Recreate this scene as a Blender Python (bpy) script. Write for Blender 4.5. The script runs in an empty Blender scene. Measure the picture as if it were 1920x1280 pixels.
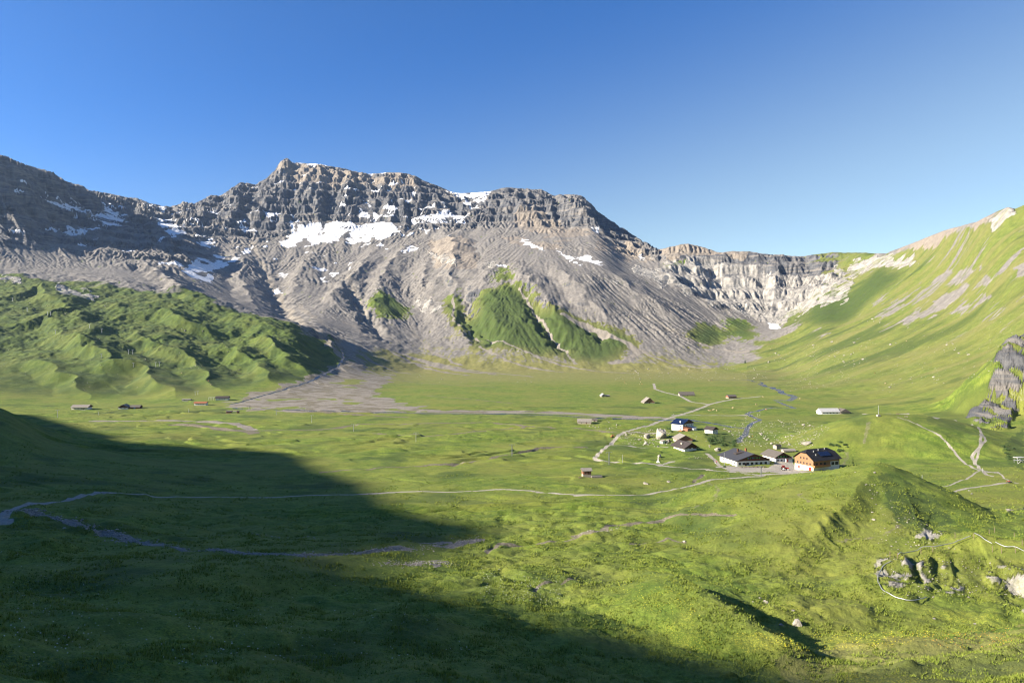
import bpy, math, random
import numpy as np
from mathutils import Vector, Matrix
R = math.radians
C = bpy.context.scene.collection
sc = bpy.context.scene
f32 = np.float32
# ------------------------------------------------------------------ camera, sun, sky, exposure
CAMZ = 86.0            # metres above the alpine plain
F = 1280.0             # focal length in photo pixels (24 mm on 36 mm)
cam_d = bpy.data.cameras.new('camera'); cam_d.lens = 24.0; cam_d.sensor_width = 36.0
cam_d.clip_start = 0.5; cam_d.clip_end = 30000
cam = bpy.data.objects.new('camera', cam_d); C.objects.link(cam)
cam.location = (0, 0, CAMZ); cam.rotation_euler = (R(90), 0, 0)
sc.camera = cam
SUN_EL = 24.0; BETA = 15.0      # elevation; degrees the sun stands behind the picture plane, to the left
sd = Vector((-math.cos(R(BETA))*math.cos(R(SUN_EL)), -math.sin(R(BETA))*math.cos(R(SUN_EL)), math.sin(R(SUN_EL))))
sun_d = bpy.data.lights.new('sun', 'SUN'); sun_d.energy = 5.0; sun_d.angle = R(0.53); sun_d.color = (1.0, 0.90, 0.74)
sun = bpy.data.objects.new('sun', sun_d); C.objects.link(sun)
sun.rotation_euler = sd.to_track_quat('Z', 'Y').to_euler()
w = bpy.data.worlds.new('World'); sc.world = w; w.use_nodes = True
nt = w.node_tree; nt.nodes.clear()
sky = nt.nodes.new('ShaderNodeTexSky'); sky.sky_type = 'NISHITA'; sky.sun_disc = False
sky.sun_elevation = R(SUN_EL); sky.sun_rotation = math.atan2(sd.x, sd.y)
sky.altitude = 2000; sky.air_density = 1.0; sky.dust_density = 0.6; sky.ozone_density = 5.0
bg = nt.nodes.new('ShaderNodeBackground'); bg.inputs[1].default_value = 0.045
wo = nt.nodes.new('ShaderNodeOutputWorld')
wbm = nt.nodes.new('ShaderNodeMix'); wbm.data_type = 'RGBA'; wbm.blend_type = 'MULTIPLY'; wbm.inputs[0].default_value = 1.0
# the air whitens towards the horizon and away from the sun
tcw = nt.nodes.new('ShaderNodeTexCoord'); dp = nt.nodes.new('ShaderNodeVectorMath'); dp.operation = 'DOT_PRODUCT'
nt.links.new(tcw.outputs['Generated'], dp.inputs[0]); dp.inputs[1].default_value = (.70, 0, -2.6)
mr = nt.nodes.new('ShaderNodeMapRange'); nt.links.new(dp.outputs['Value'], mr.inputs[0]); mr.inputs[1].default_value = -1.16; mr.inputs[2].default_value = -.16; mr.interpolation_type = 'SMOOTHSTEP'
wmx = nt.nodes.new('ShaderNodeMix'); wmx.data_type = 'RGBA'; nt.links.new(mr.outputs[0], wmx.inputs[0]); wmx.inputs[6].default_value = (.48, .99, 1.42, 1); wmx.inputs[7].default_value = (2.0, 1.58, 1.18, 1)
nt.links.new(wmx.outputs[2], wbm.inputs[7])
nt.links.new(sky.outputs[0], wbm.inputs[6]); nt.links.new(wbm.outputs[2], bg.inputs[0]); nt.links.new(bg.outputs[0], wo.inputs[0])
sc.view_settings.view_transform = 'Standard'; sc.view_settings.look = 'None'
sc.view_settings.exposure = 1.70; sc.view_settings.gamma = 1.0
sc.cycles.max_bounces = 4; sc.cycles.diffuse_bounces = 2; sc.cycles.glossy_bounces = 1
sc.cycles.transmission_bounces = 2; sc.cycles.volume_bounces = 0; sc.cycles.transparent_max_bounces = 4
sc.cycles.use_denoising = True; sc.cycles.filter_width = 1.15

# ------------------------------------------------------------------ noise
rng = np.random.RandomState(7)
PERM = np.concatenate([rng.permutation(256)]*2).astype(np.int32)
GA = rng.rand(256)*2*np.pi
GX = np.cos(GA).astype(f32); GY = np.sin(GA).astype(f32)
RND = rng.rand(256).astype(f32); RND2 = rng.rand(256).astype(f32)
def perlin(x, y, seed=0):
    x = x + f32(seed*17.31); y = y + f32(seed*5.77)
    xf = np.floor(x); yf = np.floor(y)
    xi = xf.astype(np.int32) & 255; yi = yf.astype(np.int32) & 255
    fx = (x-xf).astype(f32); fy = (y-yf).astype(f32)
    xi1 = (xi+1) & 255; yi1 = (yi+1) & 255
    a = PERM[xi]; b = PERM[xi1]
    def g(p, q, dx, dy):
        h = PERM[p+q]; return GX[h]*dx + GY[h]*dy
    n00 = g(a, yi, fx, fy); n10 = g(b, yi, fx-1, fy); n01 = g(a, yi1, fx, fy-1); n11 = g(b, yi1, fx-1, fy-1)
    u = fx*fx*fx*(fx*(fx*6-15)+10); v = fy*fy*fy*(fy*(fy*6-15)+10)
    return ((n00*(1-u)+n10*u)*(1-v) + (n01*(1-u)+n11*u)*v)*f32(1.5)
def fbm(x, y, sc_, octv=4, seed=0, gain=0.5):
    s = 0; a = 1.0; f = 1.0/sc_; t = 0
    for o in range(octv):
        s = s + a*perlin(x*f32(f), y*f32(f), seed+o*3); t += a; a *= gain; f *= 2.03
    return s/f32(t)
def ridged(x, y, sc_, octv=4, seed=0, gain=0.5):
    s = 0; a = 1.0; f = 1.0/sc_; t = 0
    for o in range(octv):
        s = s + a*(1-2*np.abs(perlin(x*f32(f), y*f32(f), seed+o*3))); t += a; a *= gain; f *= 2.03
    return s/f32(t)
def sstep(a, b, x):
    t = np.clip((x-a)/(b-a), 0, 1); return t*t*(3-2*t)
def erosion(px, py, dx, dy, seed=0, wn=1.0):
    """stripes that run down the slope (dx,dy = unit vector along the contour); value and d/dp"""
    ipx = np.floor(px); ipy = np.floor(py); fx = (px-ipx).astype(f32); fy = (py-ipy).astype(f32)
    ix = ipx.astype(np.int32); iy = ipy.astype(np.int32)
    v = np.zeros_like(fx); s = np.zeros_like(fx); wt = np.zeros_like(fx)
    for i in (-1, 0, 1, 2):
        for j in (-1, 0, 1, 2):
            h = PERM[PERM[(ix-i+seed*11) & 255] + ((iy-j+seed*7) & 255)]
            ppx = fx + i - RND[h]*f32(.5) - f32(.25); ppy = fy + j - RND2[h]*f32(.5) - f32(.25)
            d = ppx*ppx + ppy*ppy
            wgt = np.exp(-2*d); wt += wgt
            m = (ppx*dx + ppy*dy)*f32(2*np.pi*wn)
            v += np.cos(m)*wgt; s -= np.sin(m)*wgt
    return v/wt, s/wt*dx*f32(wn), s/wt*dy*f32(wn)
def pchip_slopes(x, y):
    h = np.diff(x, axis=0); d = np.diff(y, axis=0)/h
    m = np.zeros_like(y)
    w1 = 2*h[1:]+h[:-1]; w2 = h[1:]+2*h[:-1]
    ok = (d[1:]*d[:-1]) > 0
    with np.errstate(all='ignore'):
        mm = (w1+w2)/(w1/d[:-1]+w2/d[1:])
    m[1:-1] = np.where(ok, mm, 0)
    m[0] = d[0]; m[-1] = d[-1]
    return m
def pchip_eval(x, y, m, q):
    k = np.clip(np.searchsorted(x, q, side='right')-1, 0, len(x)-2)
    h = x[k+1]-x[k]; t = np.clip((q-x[k])/h, 0, 1)
    t2 = t*t; t3 = t2*t
    return y[k]*(2*t3-3*t2+1)+h*m[k]*(t3-2*t2+t)+y[k+1]*(3*t2-2*t3)+h*m[k+1]*(t3-t2)

# ------------------------------------------------------------------ base relief: control columns (direction) x layers (distance)
# every entry (Y, v): distance ahead and the photo row it is seen at;  (Y, None, z) gives the height itself
COLS = {
 -160: [(12,None,72),(58,1280),(90,1165),(140,1070),(205,990),(320,900),(500,735),(640,None,14),(800,None,6),(940,735),(1240,640),(1600,550),(1950,505),(2150,470),(2380,375),(2560,250),(3000,None,500)],
 0: [(12,None,72),(62,1280),(95,1165),(150,1070),(215,990),(330,900),(500,768),(640,None,6),(820,None,2),(950,742),(1250,655),(1600,570),(1950,520),(2180,482),(2450,395),(2720,289),(3100,None,500)],
 100: [(12,None,72),(66,1280),(100,1165),(155,1072),(225,990),(340,903),(500,815),(660,None,3),(840,None,1),(960,748),(1250,662),(1600,582),(1950,530),(2250,492),(2700,410),(3150,325),(3600,None,600)],
 200: [(12,None,72),(72,1280),(105,1165),(162,1075),(235,995),(350,905),(500,838),(680,None,2),(860,None,1),(980,749),(1250,668),(1600,592),(1950,535),(2300,500),(3000,418),(3750,362),(4200,None,600)],
 320: [(12,None,72),(76,1280),(112,1165),(172,1070),(245,1003),(362,915),(530,None,4),(710,None,1),(890,None,1),(1000,745),(1250,680),(1560,608),(1880,556),(2330,520),(3150,430),(4250,388),(4700,None,700)],
 430: [(12,None,72),(80,1280),(117,1165),(182,1065),(252,1003),(372,920),(560,None,1),(750,None,.5),(930,None,1),(1060,735),(1270,692),(1540,632),(1800,580),(2350,555),(3400,440),(4330,355),(4800,None,900)],
 540: [(12,None,72),(84,1280),(122,1165),(190,1065),(255,1003),(378,922),(560,None,1),(760,None,.5),(960,None,1),(1160,720),(1330,684),(1500,645),(1660,612),(2100,598),(3500,436),(4450,297),(5000,None,1000)],
 650: [(12,None,72),(87,1280),(126,1165),(196,1065),(258,1003),(378,922),(560,None,1),(770,None,.5),(1000,None,1),(1300,712),(1450,695),(1650,674),(1850,648),(2300,592),(3550,440),(4450,317),(5000,None,1000)],
 800: [(12,None,72),(90,1280),(130,1168),(200,1065),(260,1000),(370,922),(560,None,1),(780,None,.5),(1100,None,1),(1500,None,2),(1750,698),(2050,662),(2350,612),(2700,545),(3600,425),(4420,340),(5000,None,1000)],
 960: [(12,None,72),(95,1280),(136,1168),(198,1070),(260,1000),(370,922),(560,None,1),(780,None,.5),(1100,None,.5),(1550,None,1),(1800,None,6),(2000,666),(2300,592),(2650,512),(3550,420),(4300,356),(4800,None,900)],
 1100: [(12,None,72),(100,1280),(142,1170),(195,1078),(258,1000),(365,922),(560,None,1),(780,None,.5),(1100,None,.5),(1560,None,1),(1810,None,5),(1980,674),(2250,602),(2700,500),(3450,425),(4150,368),(4600,None,800)],
 1180: [(12,None,72),(104,1280),(145,1175),(193,1085),(255,1005),(362,925),(560,None,1),(780,None,.5),(1100,None,.5),(1560,None,1),(1810,None,4),(1960,678),(2240,612),(2650,530),(3150,475),(3850,438),(4300,None,700)],
 1260: [(12,None,72),(107,1280),(147,1180),(192,1090),(252,1010),(358,930),(560,None,1),(780,None,.5),(1100,None,.5),(1560,None,1),(1800,None,4),(1940,684),(2200,628),(2600,558),(2950,500),(3250,461),(3700,None,250)],
 1350: [(12,None,72),(111,1280),(149,1188),(193,1092),(250,1018),(352,935),(560,None,1),(780,None,.5),(1080,None,1),(1500,None,2),(1780,None,6),(1950,684),(2180,648),(2550,592),(2850,545),(3130,473),(3500,None,250)],
 1450: [(12,None,72),(114,1280),(150,1198),(192,1095),(248,1020),(345,938),(550,None,1),(770,None,1),(1020,None,2),(1350,None,4),(1650,702),(1900,672),(2150,634),(2500,606),(2800,550),(3040,478),(3400,None,250)],
 1560: [(12,None,72),(112,1280),(148,1205),(190,1105),(242,1015),(340,935),(530,None,2),(740,None,1),(950,None,4),(1150,726),(1400,692),(1750,642),(2150,590),(2400,560),(2720,515),(3000,473),(3400,None,250)],
 1660: [(12,None,72),(105,1280),(145,1208),(185,1120),(235,1005),(335,935),(520,None,3),(700,None,3),(830,None,7),(1000,728),(1250,680),(1550,625),(1900,570),(2150,530),(2400,500),(2650,475),(3000,None,200)],
 1760: [(12,None,72),(97,1280),(142,1210),(182,1130),(232,1005),(335,935),(520,None,5),(650,None,6),(760,None,12),(880,728),(1080,672),(1350,608),(1600,552),(1800,512),(1980,472),(2150,436),(2500,None,200)],
 1860: [(12,None,72),(88,1280),(140,1205),(182,1130),(235,1005),(340,930),(510,None,7),(620,None,9),(700,None,16),(800,722),(950,664),(1130,596),(1300,532),(1430,484),(1550,440),(1680,400),(2000,None,200)],
 1920: [(12,None,72),(84,1280),(138,1200),(182,1135),(238,1000),(342,928),(500,None,8),(600,None,12),(670,None,18),(760,715),(890,652),(1040,585),(1180,520),(1310,470),(1430,428),(1560,384),(1900,None,200)],
 2080: [(12,None,72),(76,1280),(130,1200),(180,1125),(240,990),(340,925),(490,None,12),(560,None,18),(620,None,26),(700,695),(800,630),(920,560),(1050,495),(1180,440),(1300,395),(1420,350),(1750,None,200)],
}
SKY = [(-160,250),(0,289),(40,305),(100,325),(135,345),(152,352),(215,365),(250,372),(300,385),(320,388),(345,378),(365,382),(395,366),(412,368),(450,342),(480,346),(500,335),(515,320),(527,300),(538,295),(549,304),(600,307),(650,317),(690,326),(735,322),(775,328),(800,340),(840,356),(860,361),(915,359),(945,352),(1015,356),(1040,368),(1062,364),(1092,367),(1110,383),(1122,397),(1160,424),(1232,467),(1245,465),(1260,462),(1290,456),(1320,465),(1350,473),(1395,470),(1450,478),(1500,480),(1560,473),(1600,474),(1660,475),(1700,460),(1770,432),(1830,416),(1870,396),(1890,388),(1903,392),(1925,382),(2080,350)]
US = 1.7
ucol = np.arange(-270, 2240+.1, US)
ck = sorted(COLS); K = 17
Yk = np.zeros((len(ck), K)); Zk = np.zeros((len(ck), K))
for i, u0 in enumerate(ck):
    for k, e in enumerate(COLS[u0]):
        Yk[i, k] = e[0]; Zk[i, k] = e[2] if e[1] is None else CAMZ-(e[1]-640)/F*e[0]
cku = np.array(ck, float)
def across(tab, us):
    m = pchip_slopes(np.repeat(cku[:, None], K, 1), tab)
    return np.stack([pchip_eval(cku, tab[:, k], m[:, k], us) for k in range(K)], 0)   # K x n
YL = across(Yk, ucol); ZL = across(Zk, ucol)
vs = np.interp(ucol, [p[0] for p in SKY], [p[1] for p in SKY])
ZL[15] = CAMZ-(vs-640)/F*YL[15]
ZL[16] = np.minimum(ZL[16], ZL[15]-150)
# distances of the grid rows
rows = [4.0, 12, 24, 34]
y = 42.0
while y < 5000:
    rows.append(y)
    y += (0.0034*y if y < 820 else 2.8 if y < 1750 else 3.7 if y < 4480 else 25.0)
rows = np.array(rows)
NR, NC = len(rows), len(ucol)
print('grid', NR, NC, NR*NC)
def eval_cols(YL, ZL):
    M = pchip_slopes(YL, ZL)
    z = np.zeros((NR, YL.shape[1]), f32); q = np.zeros((NR, YL.shape[1]), f32); kk = np.arange(K)
    for c in range(YL.shape[1]):
        z[:, c] = pchip_eval(YL[:, c], ZL[:, c], M[:, c], rows)
        q[:, c] = np.interp(rows, YL[:, c], kk)
    return z, q
Z, Q = eval_cols(YL, ZL)
# soften the base a little across directions and along distance (keeps the skyline row values)
Y = np.repeat(rows[:, None], NC, 1).astype(f32)
T = ((ucol-960)/F)[None, :].astype(f32)
X = Y*T
UU = np.repeat(ucol[None, :], NR, 0).astype(f32)
def vv(): return 640+F*(CAMZ-Z)/Y
def row_at(yv): return int(np.searchsorted(rows, yv))
def zat(x, y_):
    """height of the ground at a world point inside the fan"""
    u = 960+F*x/y_; c = (u-ucol[0])/US; c = min(max(c, 0), NC-1.001); ci = int(c); fc = c-ci
    r = np.interp(y_, rows, np.arange(NR)); ri = min(int(r), NR-2); fr = r-ri
    return float((Z[ri, ci]*(1-fc)+Z[ri, ci+1]*fc)*(1-fr)+(Z[ri+1, ci]*(1-fc)+Z[ri+1, ci+1]*fc)*fr)
def hit(u, v, ymin=50, ymax=5000):
    """world point where the sight line through photo pixel (u,v) meets the ground"""
    c = int(round((u-ucol[0])/US)); c = min(max(c, 0), NC-1)
    r0, r1 = row_at(ymin), row_at(ymax)
    vcol = 640+F*(CAMZ-Z[r0:r1, c])/rows[r0:r1]
    k = np.nonzero(vcol <= v)[0]
    i = k[0] if len(k) else len(vcol)-1
    if i == 0: yy = rows[r0]
    else:
        a, b = vcol[i-1], vcol[i]; t = (a-v)/(a-b) if a != b else 0; t = min(max(t, 0), 1)
        yy = rows[r0+i-1]+t*(rows[r0+i]-rows[r0+i-1])
    xx = (u-960)/F*yy
    return Vector((xx, yy, zat(xx, yy)))
def seg_dist(px, py, pts):
    """distance to a world polyline, parameter (0..n-1) and side (+ left)"""
    D = np.full(px.shape, 1e9, f32); TT = np.zeros(px.shape, f32); S = np.zeros(px.shape, f32)
    for i in range(len(pts)-1):
        ax, ay = pts[i][0], pts[i][1]; bx, by = pts[i+1][0]-ax, pts[i+1][1]-ay
        L = bx*bx+by*by+1e-9
        t = np.clip(((px-ax)*bx+(py-ay)*by)/L, 0, 1)
        ex = px-ax-t*bx; ey = py-ay-t*by
        d = ex*ex+ey*ey
        k = d < D
        D = np.where(k, d, D); TT = np.where(k, t+i, TT); S = np.where(k, (bx*ey-by*ex)/np.sqrt(L*d+1e-6), S)
    return np.sqrt(D), TT, S
def window(pts, pad):
    xs = [p[0] for p in pts]; ys = [p[1] for p in pts]
    y0, y1 = max(min(ys)-pad, rows[0]), max(ys)+pad
    r0, r1 = row_at(y0), max(row_at(y1), row_at(y0)+2)
    us = [960+F*(x+sx*pad)/max(yy+sy*pad, 5) for x, yy in zip(xs, ys) for sx in (-1, 1) for sy in (-1, 1)]
    c0 = int(np.clip((min(us)-ucol[0])/US-1, 0, NC-2)); c1 = int(np.clip((max(us)-ucol[0])/US+2, c0+2, NC))
    return slice(r0, r1), slice(c0, c1)
def crest(pts, sl, sr, rnd=4.0, soft=3.0, pad=200, curve=0.0, far=(60,.05)):
    """raise a ridge: pts (u, v, Y) of its crest line; sl, sr = fall of the ground left / right of it"""
    P = [((u-960)/F*yy, yy, CAMZ-(v-640)/F*yy) for u, v, yy in pts]
    W = window(P, pad); px, py = X[W], Y[W]
    wa = min(rnd, 4)*.55
    d, t, s = seg_dist(px+wa*fbm(px, py, 16, 3, 411), py+wa*fbm(px, py, 16, 3, 413), P)
    zc = np.interp(t, np.arange(len(P)), [p[2] for p in P])
    wob = 1+.25*fbm(px, py, 28, 3, 91)
    g = (sr+(sl-sr)*(.5+.5*np.clip(s, -1, 1)))*wob
    dd = np.sqrt(d*d+rnd*rnd)-rnd
    if curve:
        curve = np.minimum(curve, g*g/220); dd = np.minimum(dd, .5*g/curve)
    zr = zc-g*dd+curve*dd*dd-far[1]*np.maximum(d-far[0], 0)
    zb = Z[W]; k = soft
    Z[W] = (np.maximum(zb, zr)+k*np.log1p(np.exp(-np.abs(zb-zr)/k))*.8).astype(f32)
def ridge(uv, h, wl, wr, power=1.5, ymin=50, ymax=5000):
    """add (or cut, h<0) a ridge of height h along photo pixels on the ground; widths left / right"""
    P = [hit(u, v, ymin, ymax) for u, v in uv]
    pad = max(wl, wr)*1.6
    W = window(P, pad); px, py = X[W], Y[W]
    wx = fbm(px, py, max(wl, wr)*.8, 2, 55)*min(wl, wr)*.5
    d, t, s = seg_dist(px+wx, py+wx, P)
    n = len(P)-1
    env = np.interp(t, [0, .3*n, .75*n, n], [.25, 1, .9, .1]) if n else 1
    w_ = np.where(s > 0, wl, wr)
    Z[W] += (h*env*np.clip(1-d/w_, 0, 1)**power).astype(f32)
# ------------------------------------------------------------------ relief: big ridges and gullies of the massif
for (uv, h, wl, wr, p) in [
    ([(430,455),(452,495),(450,530),(486,585)], 40, 150, 48, 1.1),
    ([(262,492),(300,520),(345,552),(420,590)], 34, 80, 45, 1.1),
    ([(600,462),(560,520),(540,570)], 26, 90, 70, 1.2),
    ([(700,470),(650,530),(612,585)], 42, 110, 60, 1.2),
    ([(760,455),(718,520),(700,600)], 46, 100, 60, 1.2),
    ([(800,480),(790,540),(820,600)], 34, 90, 60, 1.2),
    ([(835,425),(850,470),(840,530),(850,580)], 62, 120, 80, 1.15),
    ([(905,490),(912,540),(930,600),(960,650)], 30, 150, 120, 1.3),
    ([(965,500),(1010,560),(1060,620)], 40, 90, 60, 1.2),
    ([(1040,500),(1090,550),(1150,610)], 34, 110, 60, 1.2),
    ([(1130,500),(1200,560),(1290,610)], 30, 120, 70, 1.2),
    ([(570,345),(590,380),(600,420)], 45, 70, 90, 1.1),
    ([(650,330),(655,370),(648,410)], 40, 70, 90, 1.1),
    ([(720,335),(718,370),(735,400)], 34, 60, 90, 1.1),
    ([(500,345),(505,385),(470,430)], 55, 90, 90, 1.1),
    ([(440,352),(440,390),(420,440)], 60, 90, 100, 1.1),
    ([(380,380),(370,410),(385,440)], 40, 80, 90, 1.1),
    ([(960,360),(965,385),(1000,410)], 40, 70, 90, 1.1),
    ([(1060,372),(1075,395),(1130,430)], 60, 70, 110, 1.1),
    ([(1300,485),(1310,520),(1330,560)], 38, 60, 60, 1.0),
    ([(1440,500),(1450,540),(1470,580)], 44, 90, 40, 1.0),
    ([(1600,480),(1560,530),(1480,600)], 24, 90, 60, 1.2),
    # gullies
    ([(470,450),(520,560),(580,620),(640,668)], -16, 60, 60, 1.4),
    ([(640,520),(690,590),(720,640)], -22, 50, 50, 1.3),
    ([(870,540),(885,600),(925,650)], -30, 60, 60, 1.3),
    ([(985,540),(1020,600),(1070,665)], -26, 50, 50, 1.3),
    ([(1090,600),(1140,640)], -16, 50, 50, 1.3)]:
    ridge(uv, h*(.68 if min(q_[1] for q_ in uv) > 415 and h > 0 else 1.1), wl, wr, p, 1750)
m0 = row_at(1150)
S_ = slice(m0, NR)
xs, ys, qs, us = X[S_], Y[S_], Q[S_], UU[S_]
# cliffs: how rocky each spot of the relief is
wq = fbm(xs, ys, 300, 3, 3)
cl_main = sstep(13.75, 14.25, qs+.25*wq)*(us < 1235)*1.0
cl_left = sstep(12.9, 13.5, qs+.4*wq)*sstep(430, 330, us)
cl_right = sstep(13.2, 13.6, qs+.35*wq)*sstep(1225, 1260, us)*sstep(1600, 1540, us)*sstep(15.3, 14.95, qs)
cliff = np.clip(cl_main+cl_left*.6+cl_right*.9, 0, 1).astype(f32)
massif = sstep(10.2, 12.4, qs)*sstep(1700, 1500, us)*np.clip(sstep(500, 640, us)+sstep(12.2, 13.0, qs), 0, 1)
def grad(Zs, xs_, ys_):
    gr = np.gradient(Zs, axis=0)/np.maximum(np.gradient(ys_, axis=0), 1e-3)
    gx = np.gradient(Zs, axis=1)*(F/US)/ys_
    return gx, gr-(xs_/ys_)*gx
def blur(a, n):
    for _ in range(2):
        a = (np.roll(a, n, 1)+a+np.roll(a, -n, 1))/3; a = (np.roll(a, n, 0)+a+np.roll(a, -n, 0))/3
        n = max(1, n//2)
    return a
Z[S_] += ((8*fbm(xs, ys, 420, 3, 11)+7*fbm(xs, ys, 420, 4, 12)*cliff)*np.clip(massif*.6+cliff, 0, 1)*sstep(15.6, 14.9, qs)).astype(f32)
# stripes of erosion
gx, gy = grad(blur(Z[S_], 12), xs, ys)
sl = np.sqrt(gx*gx+gy*gy)+1e-4
steep = sstep(.12, .45, sl)
smooth_fan = sstep(-.05, .22, fbm(xs, ys, 520, 2, 17))
ampR = ((.46-.22*smooth_fan)+(1.15*cl_main+.9*cl_left+.38*cl_right))*massif*steep + cliff*.3
H = np.zeros_like(xs)
RV = np.zeros_like(xs); patch = .45+1.1*sstep(-.30, .30, fbm(xs, ys, 240, 3, 421))
for o, (lam, wn, am) in enumerate([(260, 1, 5.0), (165, 2, 5.6), (90, 2, 5.8), (46, 2, 4.4), (24, 2, 2.2)]):
    g = np.sqrt(gx*gx+gy*gy)+1e-4
    dx, dy = (-gy/g), (gx/g)
    v, sx, sy = erosion((xs/lam).astype(f32), (ys/lam).astype(f32), dx.astype(f32), dy.astype(f32), o, wn)
    if o in (2, 3):                                   # sharp rills between rounded backs
        sg = np.sign(v)*1.6; v = 1.6*np.abs(v)-.6; sx = sx*sg; sy = sy*sg
    A = am*ampR*((1+.5*cliff) if o < 2 else (1-.62*cliff)*patch if o > 2 else patch*.5+.5)
    H += v*A
    if o >= 1: RV += v*(.3, .45, .6, .35)[o-1]
    kf = 2*np.pi/lam*A
    gx = gx+sx*kf; gy = gy+sy*kf
H += cliff*(16*ridged(xs+.3*ys, ys*.5, 150, 2, 22)+2.5*ridged(xs, ys*.7, 60, 2, 21)+.9*fbm(xs, ys+Z[S_]*1.3, 22, 3, 25))
# ledges in the cliffs
zz = Z[S_]+H; st = 62.0; ph = zz/st+.30*fbm(xs, ys, 500, 2, 31)
fr = ph-np.floor(ph); H += cliff*(.45*st*(sstep(.25, .75, fr)-fr))*sstep(15.3, 14.8, qs)
H *= sstep(15.9, 15.0, qs)*.75+.25
Z[S_] += H.astype(f32)
# ------------------------------------------------------------------ green hills on the left, right hand slope, plain
hw = .72*sstep(8.8, 10.5, Q)*sstep(12.9, 12.1, Q)*sstep(690, 560, UU)
j0, j1 = row_at(800), row_at(2500); W = slice(j0, j1)
xs, ys = X[W], Y[W]
wx = 60*fbm(xs, ys, 260, 3, 41); wy = 60*fbm(xs, ys, 260, 3, 42)
al = (xs+wx)*.55-(ys+wy)*.84; ac = (xs+wx)*.84+(ys+wy)*.55
n1 = ridged(ac, al*.42, 190, 1, 43); n2 = ridged(ac, al*.5, 82, 2, 46)
blob = fbm(xs, ys, 170, 3, 48)
Z[W] += (hw[W]*(4*n1+17*blob+6*fbm(xs, ys, 75, 4, 47)+2.2*(np.abs(fbm(xs*.7, ys, 34, 3, 45))*2-.4))).astype(f32)
gx, gy = grad(blur(Z[W], 14), xs, ys)
for lam, am in ((150, 5.0), (62, 2.4), (26, 1.3)):
    g = np.sqrt(gx*gx+gy*gy)+1e-4
    v, sx, sy = erosion((xs/lam).astype(f32), (ys/lam).astype(f32), (-gy/g).astype(f32), (gx/g).astype(f32), 8)
    Z[W] += (hw[W]*am*v).astype(f32); gx = gx+sx*2*np.pi/lam*am*hw[W]; gy = gy+sy*2*np.pi/lam*am*hw[W]
Z[W] += (hw[W]*(3.0*fbm(xs, ys, 30, 3, 49)+.8*fbm(xs, ys, 9, 2, 50))).astype(f32)
# steps that face away from the sun
for (uv, h, wl, wr) in [([(10,560),(75,545),(130,600),(190,640)], 26, 140, 40), ([(200,600),(300,590),(370,620),(410,640)], 24, 120, 34),
    ([(0,620),(90,600),(130,640),(200,720)], 22, 110, 36), ([(190,690),(260,700),(330,748)], 24, 90, 32), ([(300,660),(360,690),(420,740)], 22, 90, 32),
    ([(470,640),(520,660),(580,712)], 26, 90, 34), ([(560,615),(610,640),(640,690)], 26, 110, 36), ([(400,650),(470,690),(520,726)], 22, 80, 30),
    ([(30,680),(110,700),(160,750)], 20, 90, 30), ([(240,625),(290,650),(330,690)], 18, 80, 30), ([(100,640),(170,650),(230,700)], 18,80,30)]:
    ridge(uv, h*.78, wl, wr*1.1, 1.5, 850)
W = slice(j0, j1); Z[W] += (hw[W]*(3.2*fbm(X[W], Y[W], 24, 3, 52)+1.8*(np.abs(fbm(X[W], Y[W], 13, 3, 53))*2-.4))).astype(f32)
rw = sstep(1330, 1480, UU)*sstep(7.4, 9.2, Q)
W = slice(row_at(560), row_at(3000)); xs, ys = X[W], Y[W]
Z[W] += (rw[W]*sstep(15.5, 14.6, Q[W])*(9*fbm(xs*.5, ys, 150, 3, 61)+2.5*ridged(xs*.35+ys*.2, ys, 70, 2, 65)+1.6*fbm(xs*.6, ys, 18, 3, 63))).astype(f32)
Z[W] += (rw[W]*sstep(11.0, 13, Q[W])*sstep(1500, 1600, UU[W])*(3.5*ridged(xs*.5, ys, 46, 3, 66))).astype(f32)
# the plain: long low swells
W = slice(row_at(240), row_at(1900)); xs, ys = X[W], Y[W]
pl = sstep(4.2, 5.5, Q[W])*sstep(10.0, 8.4, Q[W])
Z[W] += (pl*((.6+1.7*sstep(820, 560, ys))*fbm(xs*.55, ys, 70, 4, 71)+.35*fbm(xs*.4, ys, 9, 2, 74)+.9*sstep(850,500,ys)*(np.abs(fbm(xs*.35, ys, 26, 3, 75))*2-.4))).astype(f32)
vil = np.exp(-((xs-170)/120)**2-((ys-590)/100)**2)
Z[W] += (vil*(2.2*fbm(xs, ys, 30, 3, 77))).astype(f32)
W = slice(row_at(170), row_at(900)); xs, ys = X[W], Y[W]
for L_, k_, h_, sd_ in ((95, 5.5, 2.0, 301), (48, 4.0, 1.1, 305)):
    ph = k_*fbm(xs*.42, ys, L_, 3, sd_); fr = ph-np.floor(ph)
    Z[W] += (h_*(sstep(.40, .60, fr)-fr)*sstep(4.0, 4.7, Q[W])*sstep(8.6, 7.4, Q[W])*sstep(-.2, .15, fbm(xs*.5, ys, 130, 2, sd_+2))*np.where(np.abs(UU[W]-1420) < 180, .35, 1)).astype(f32)
# rough ground at the foot of the fans
W = slice(row_at(1500), row_at(2500)); xs, ys = X[W], Y[W]
Z[W] += (sstep(9.6, 10.6, Q[W])*sstep(13, 12, Q[W])*sstep(1500, 1300, UU[W])*sstep(560, 700, UU[W])*(4.0*fbm(xs, ys*.5, 40, 4, 79))).astype(f32)
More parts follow.
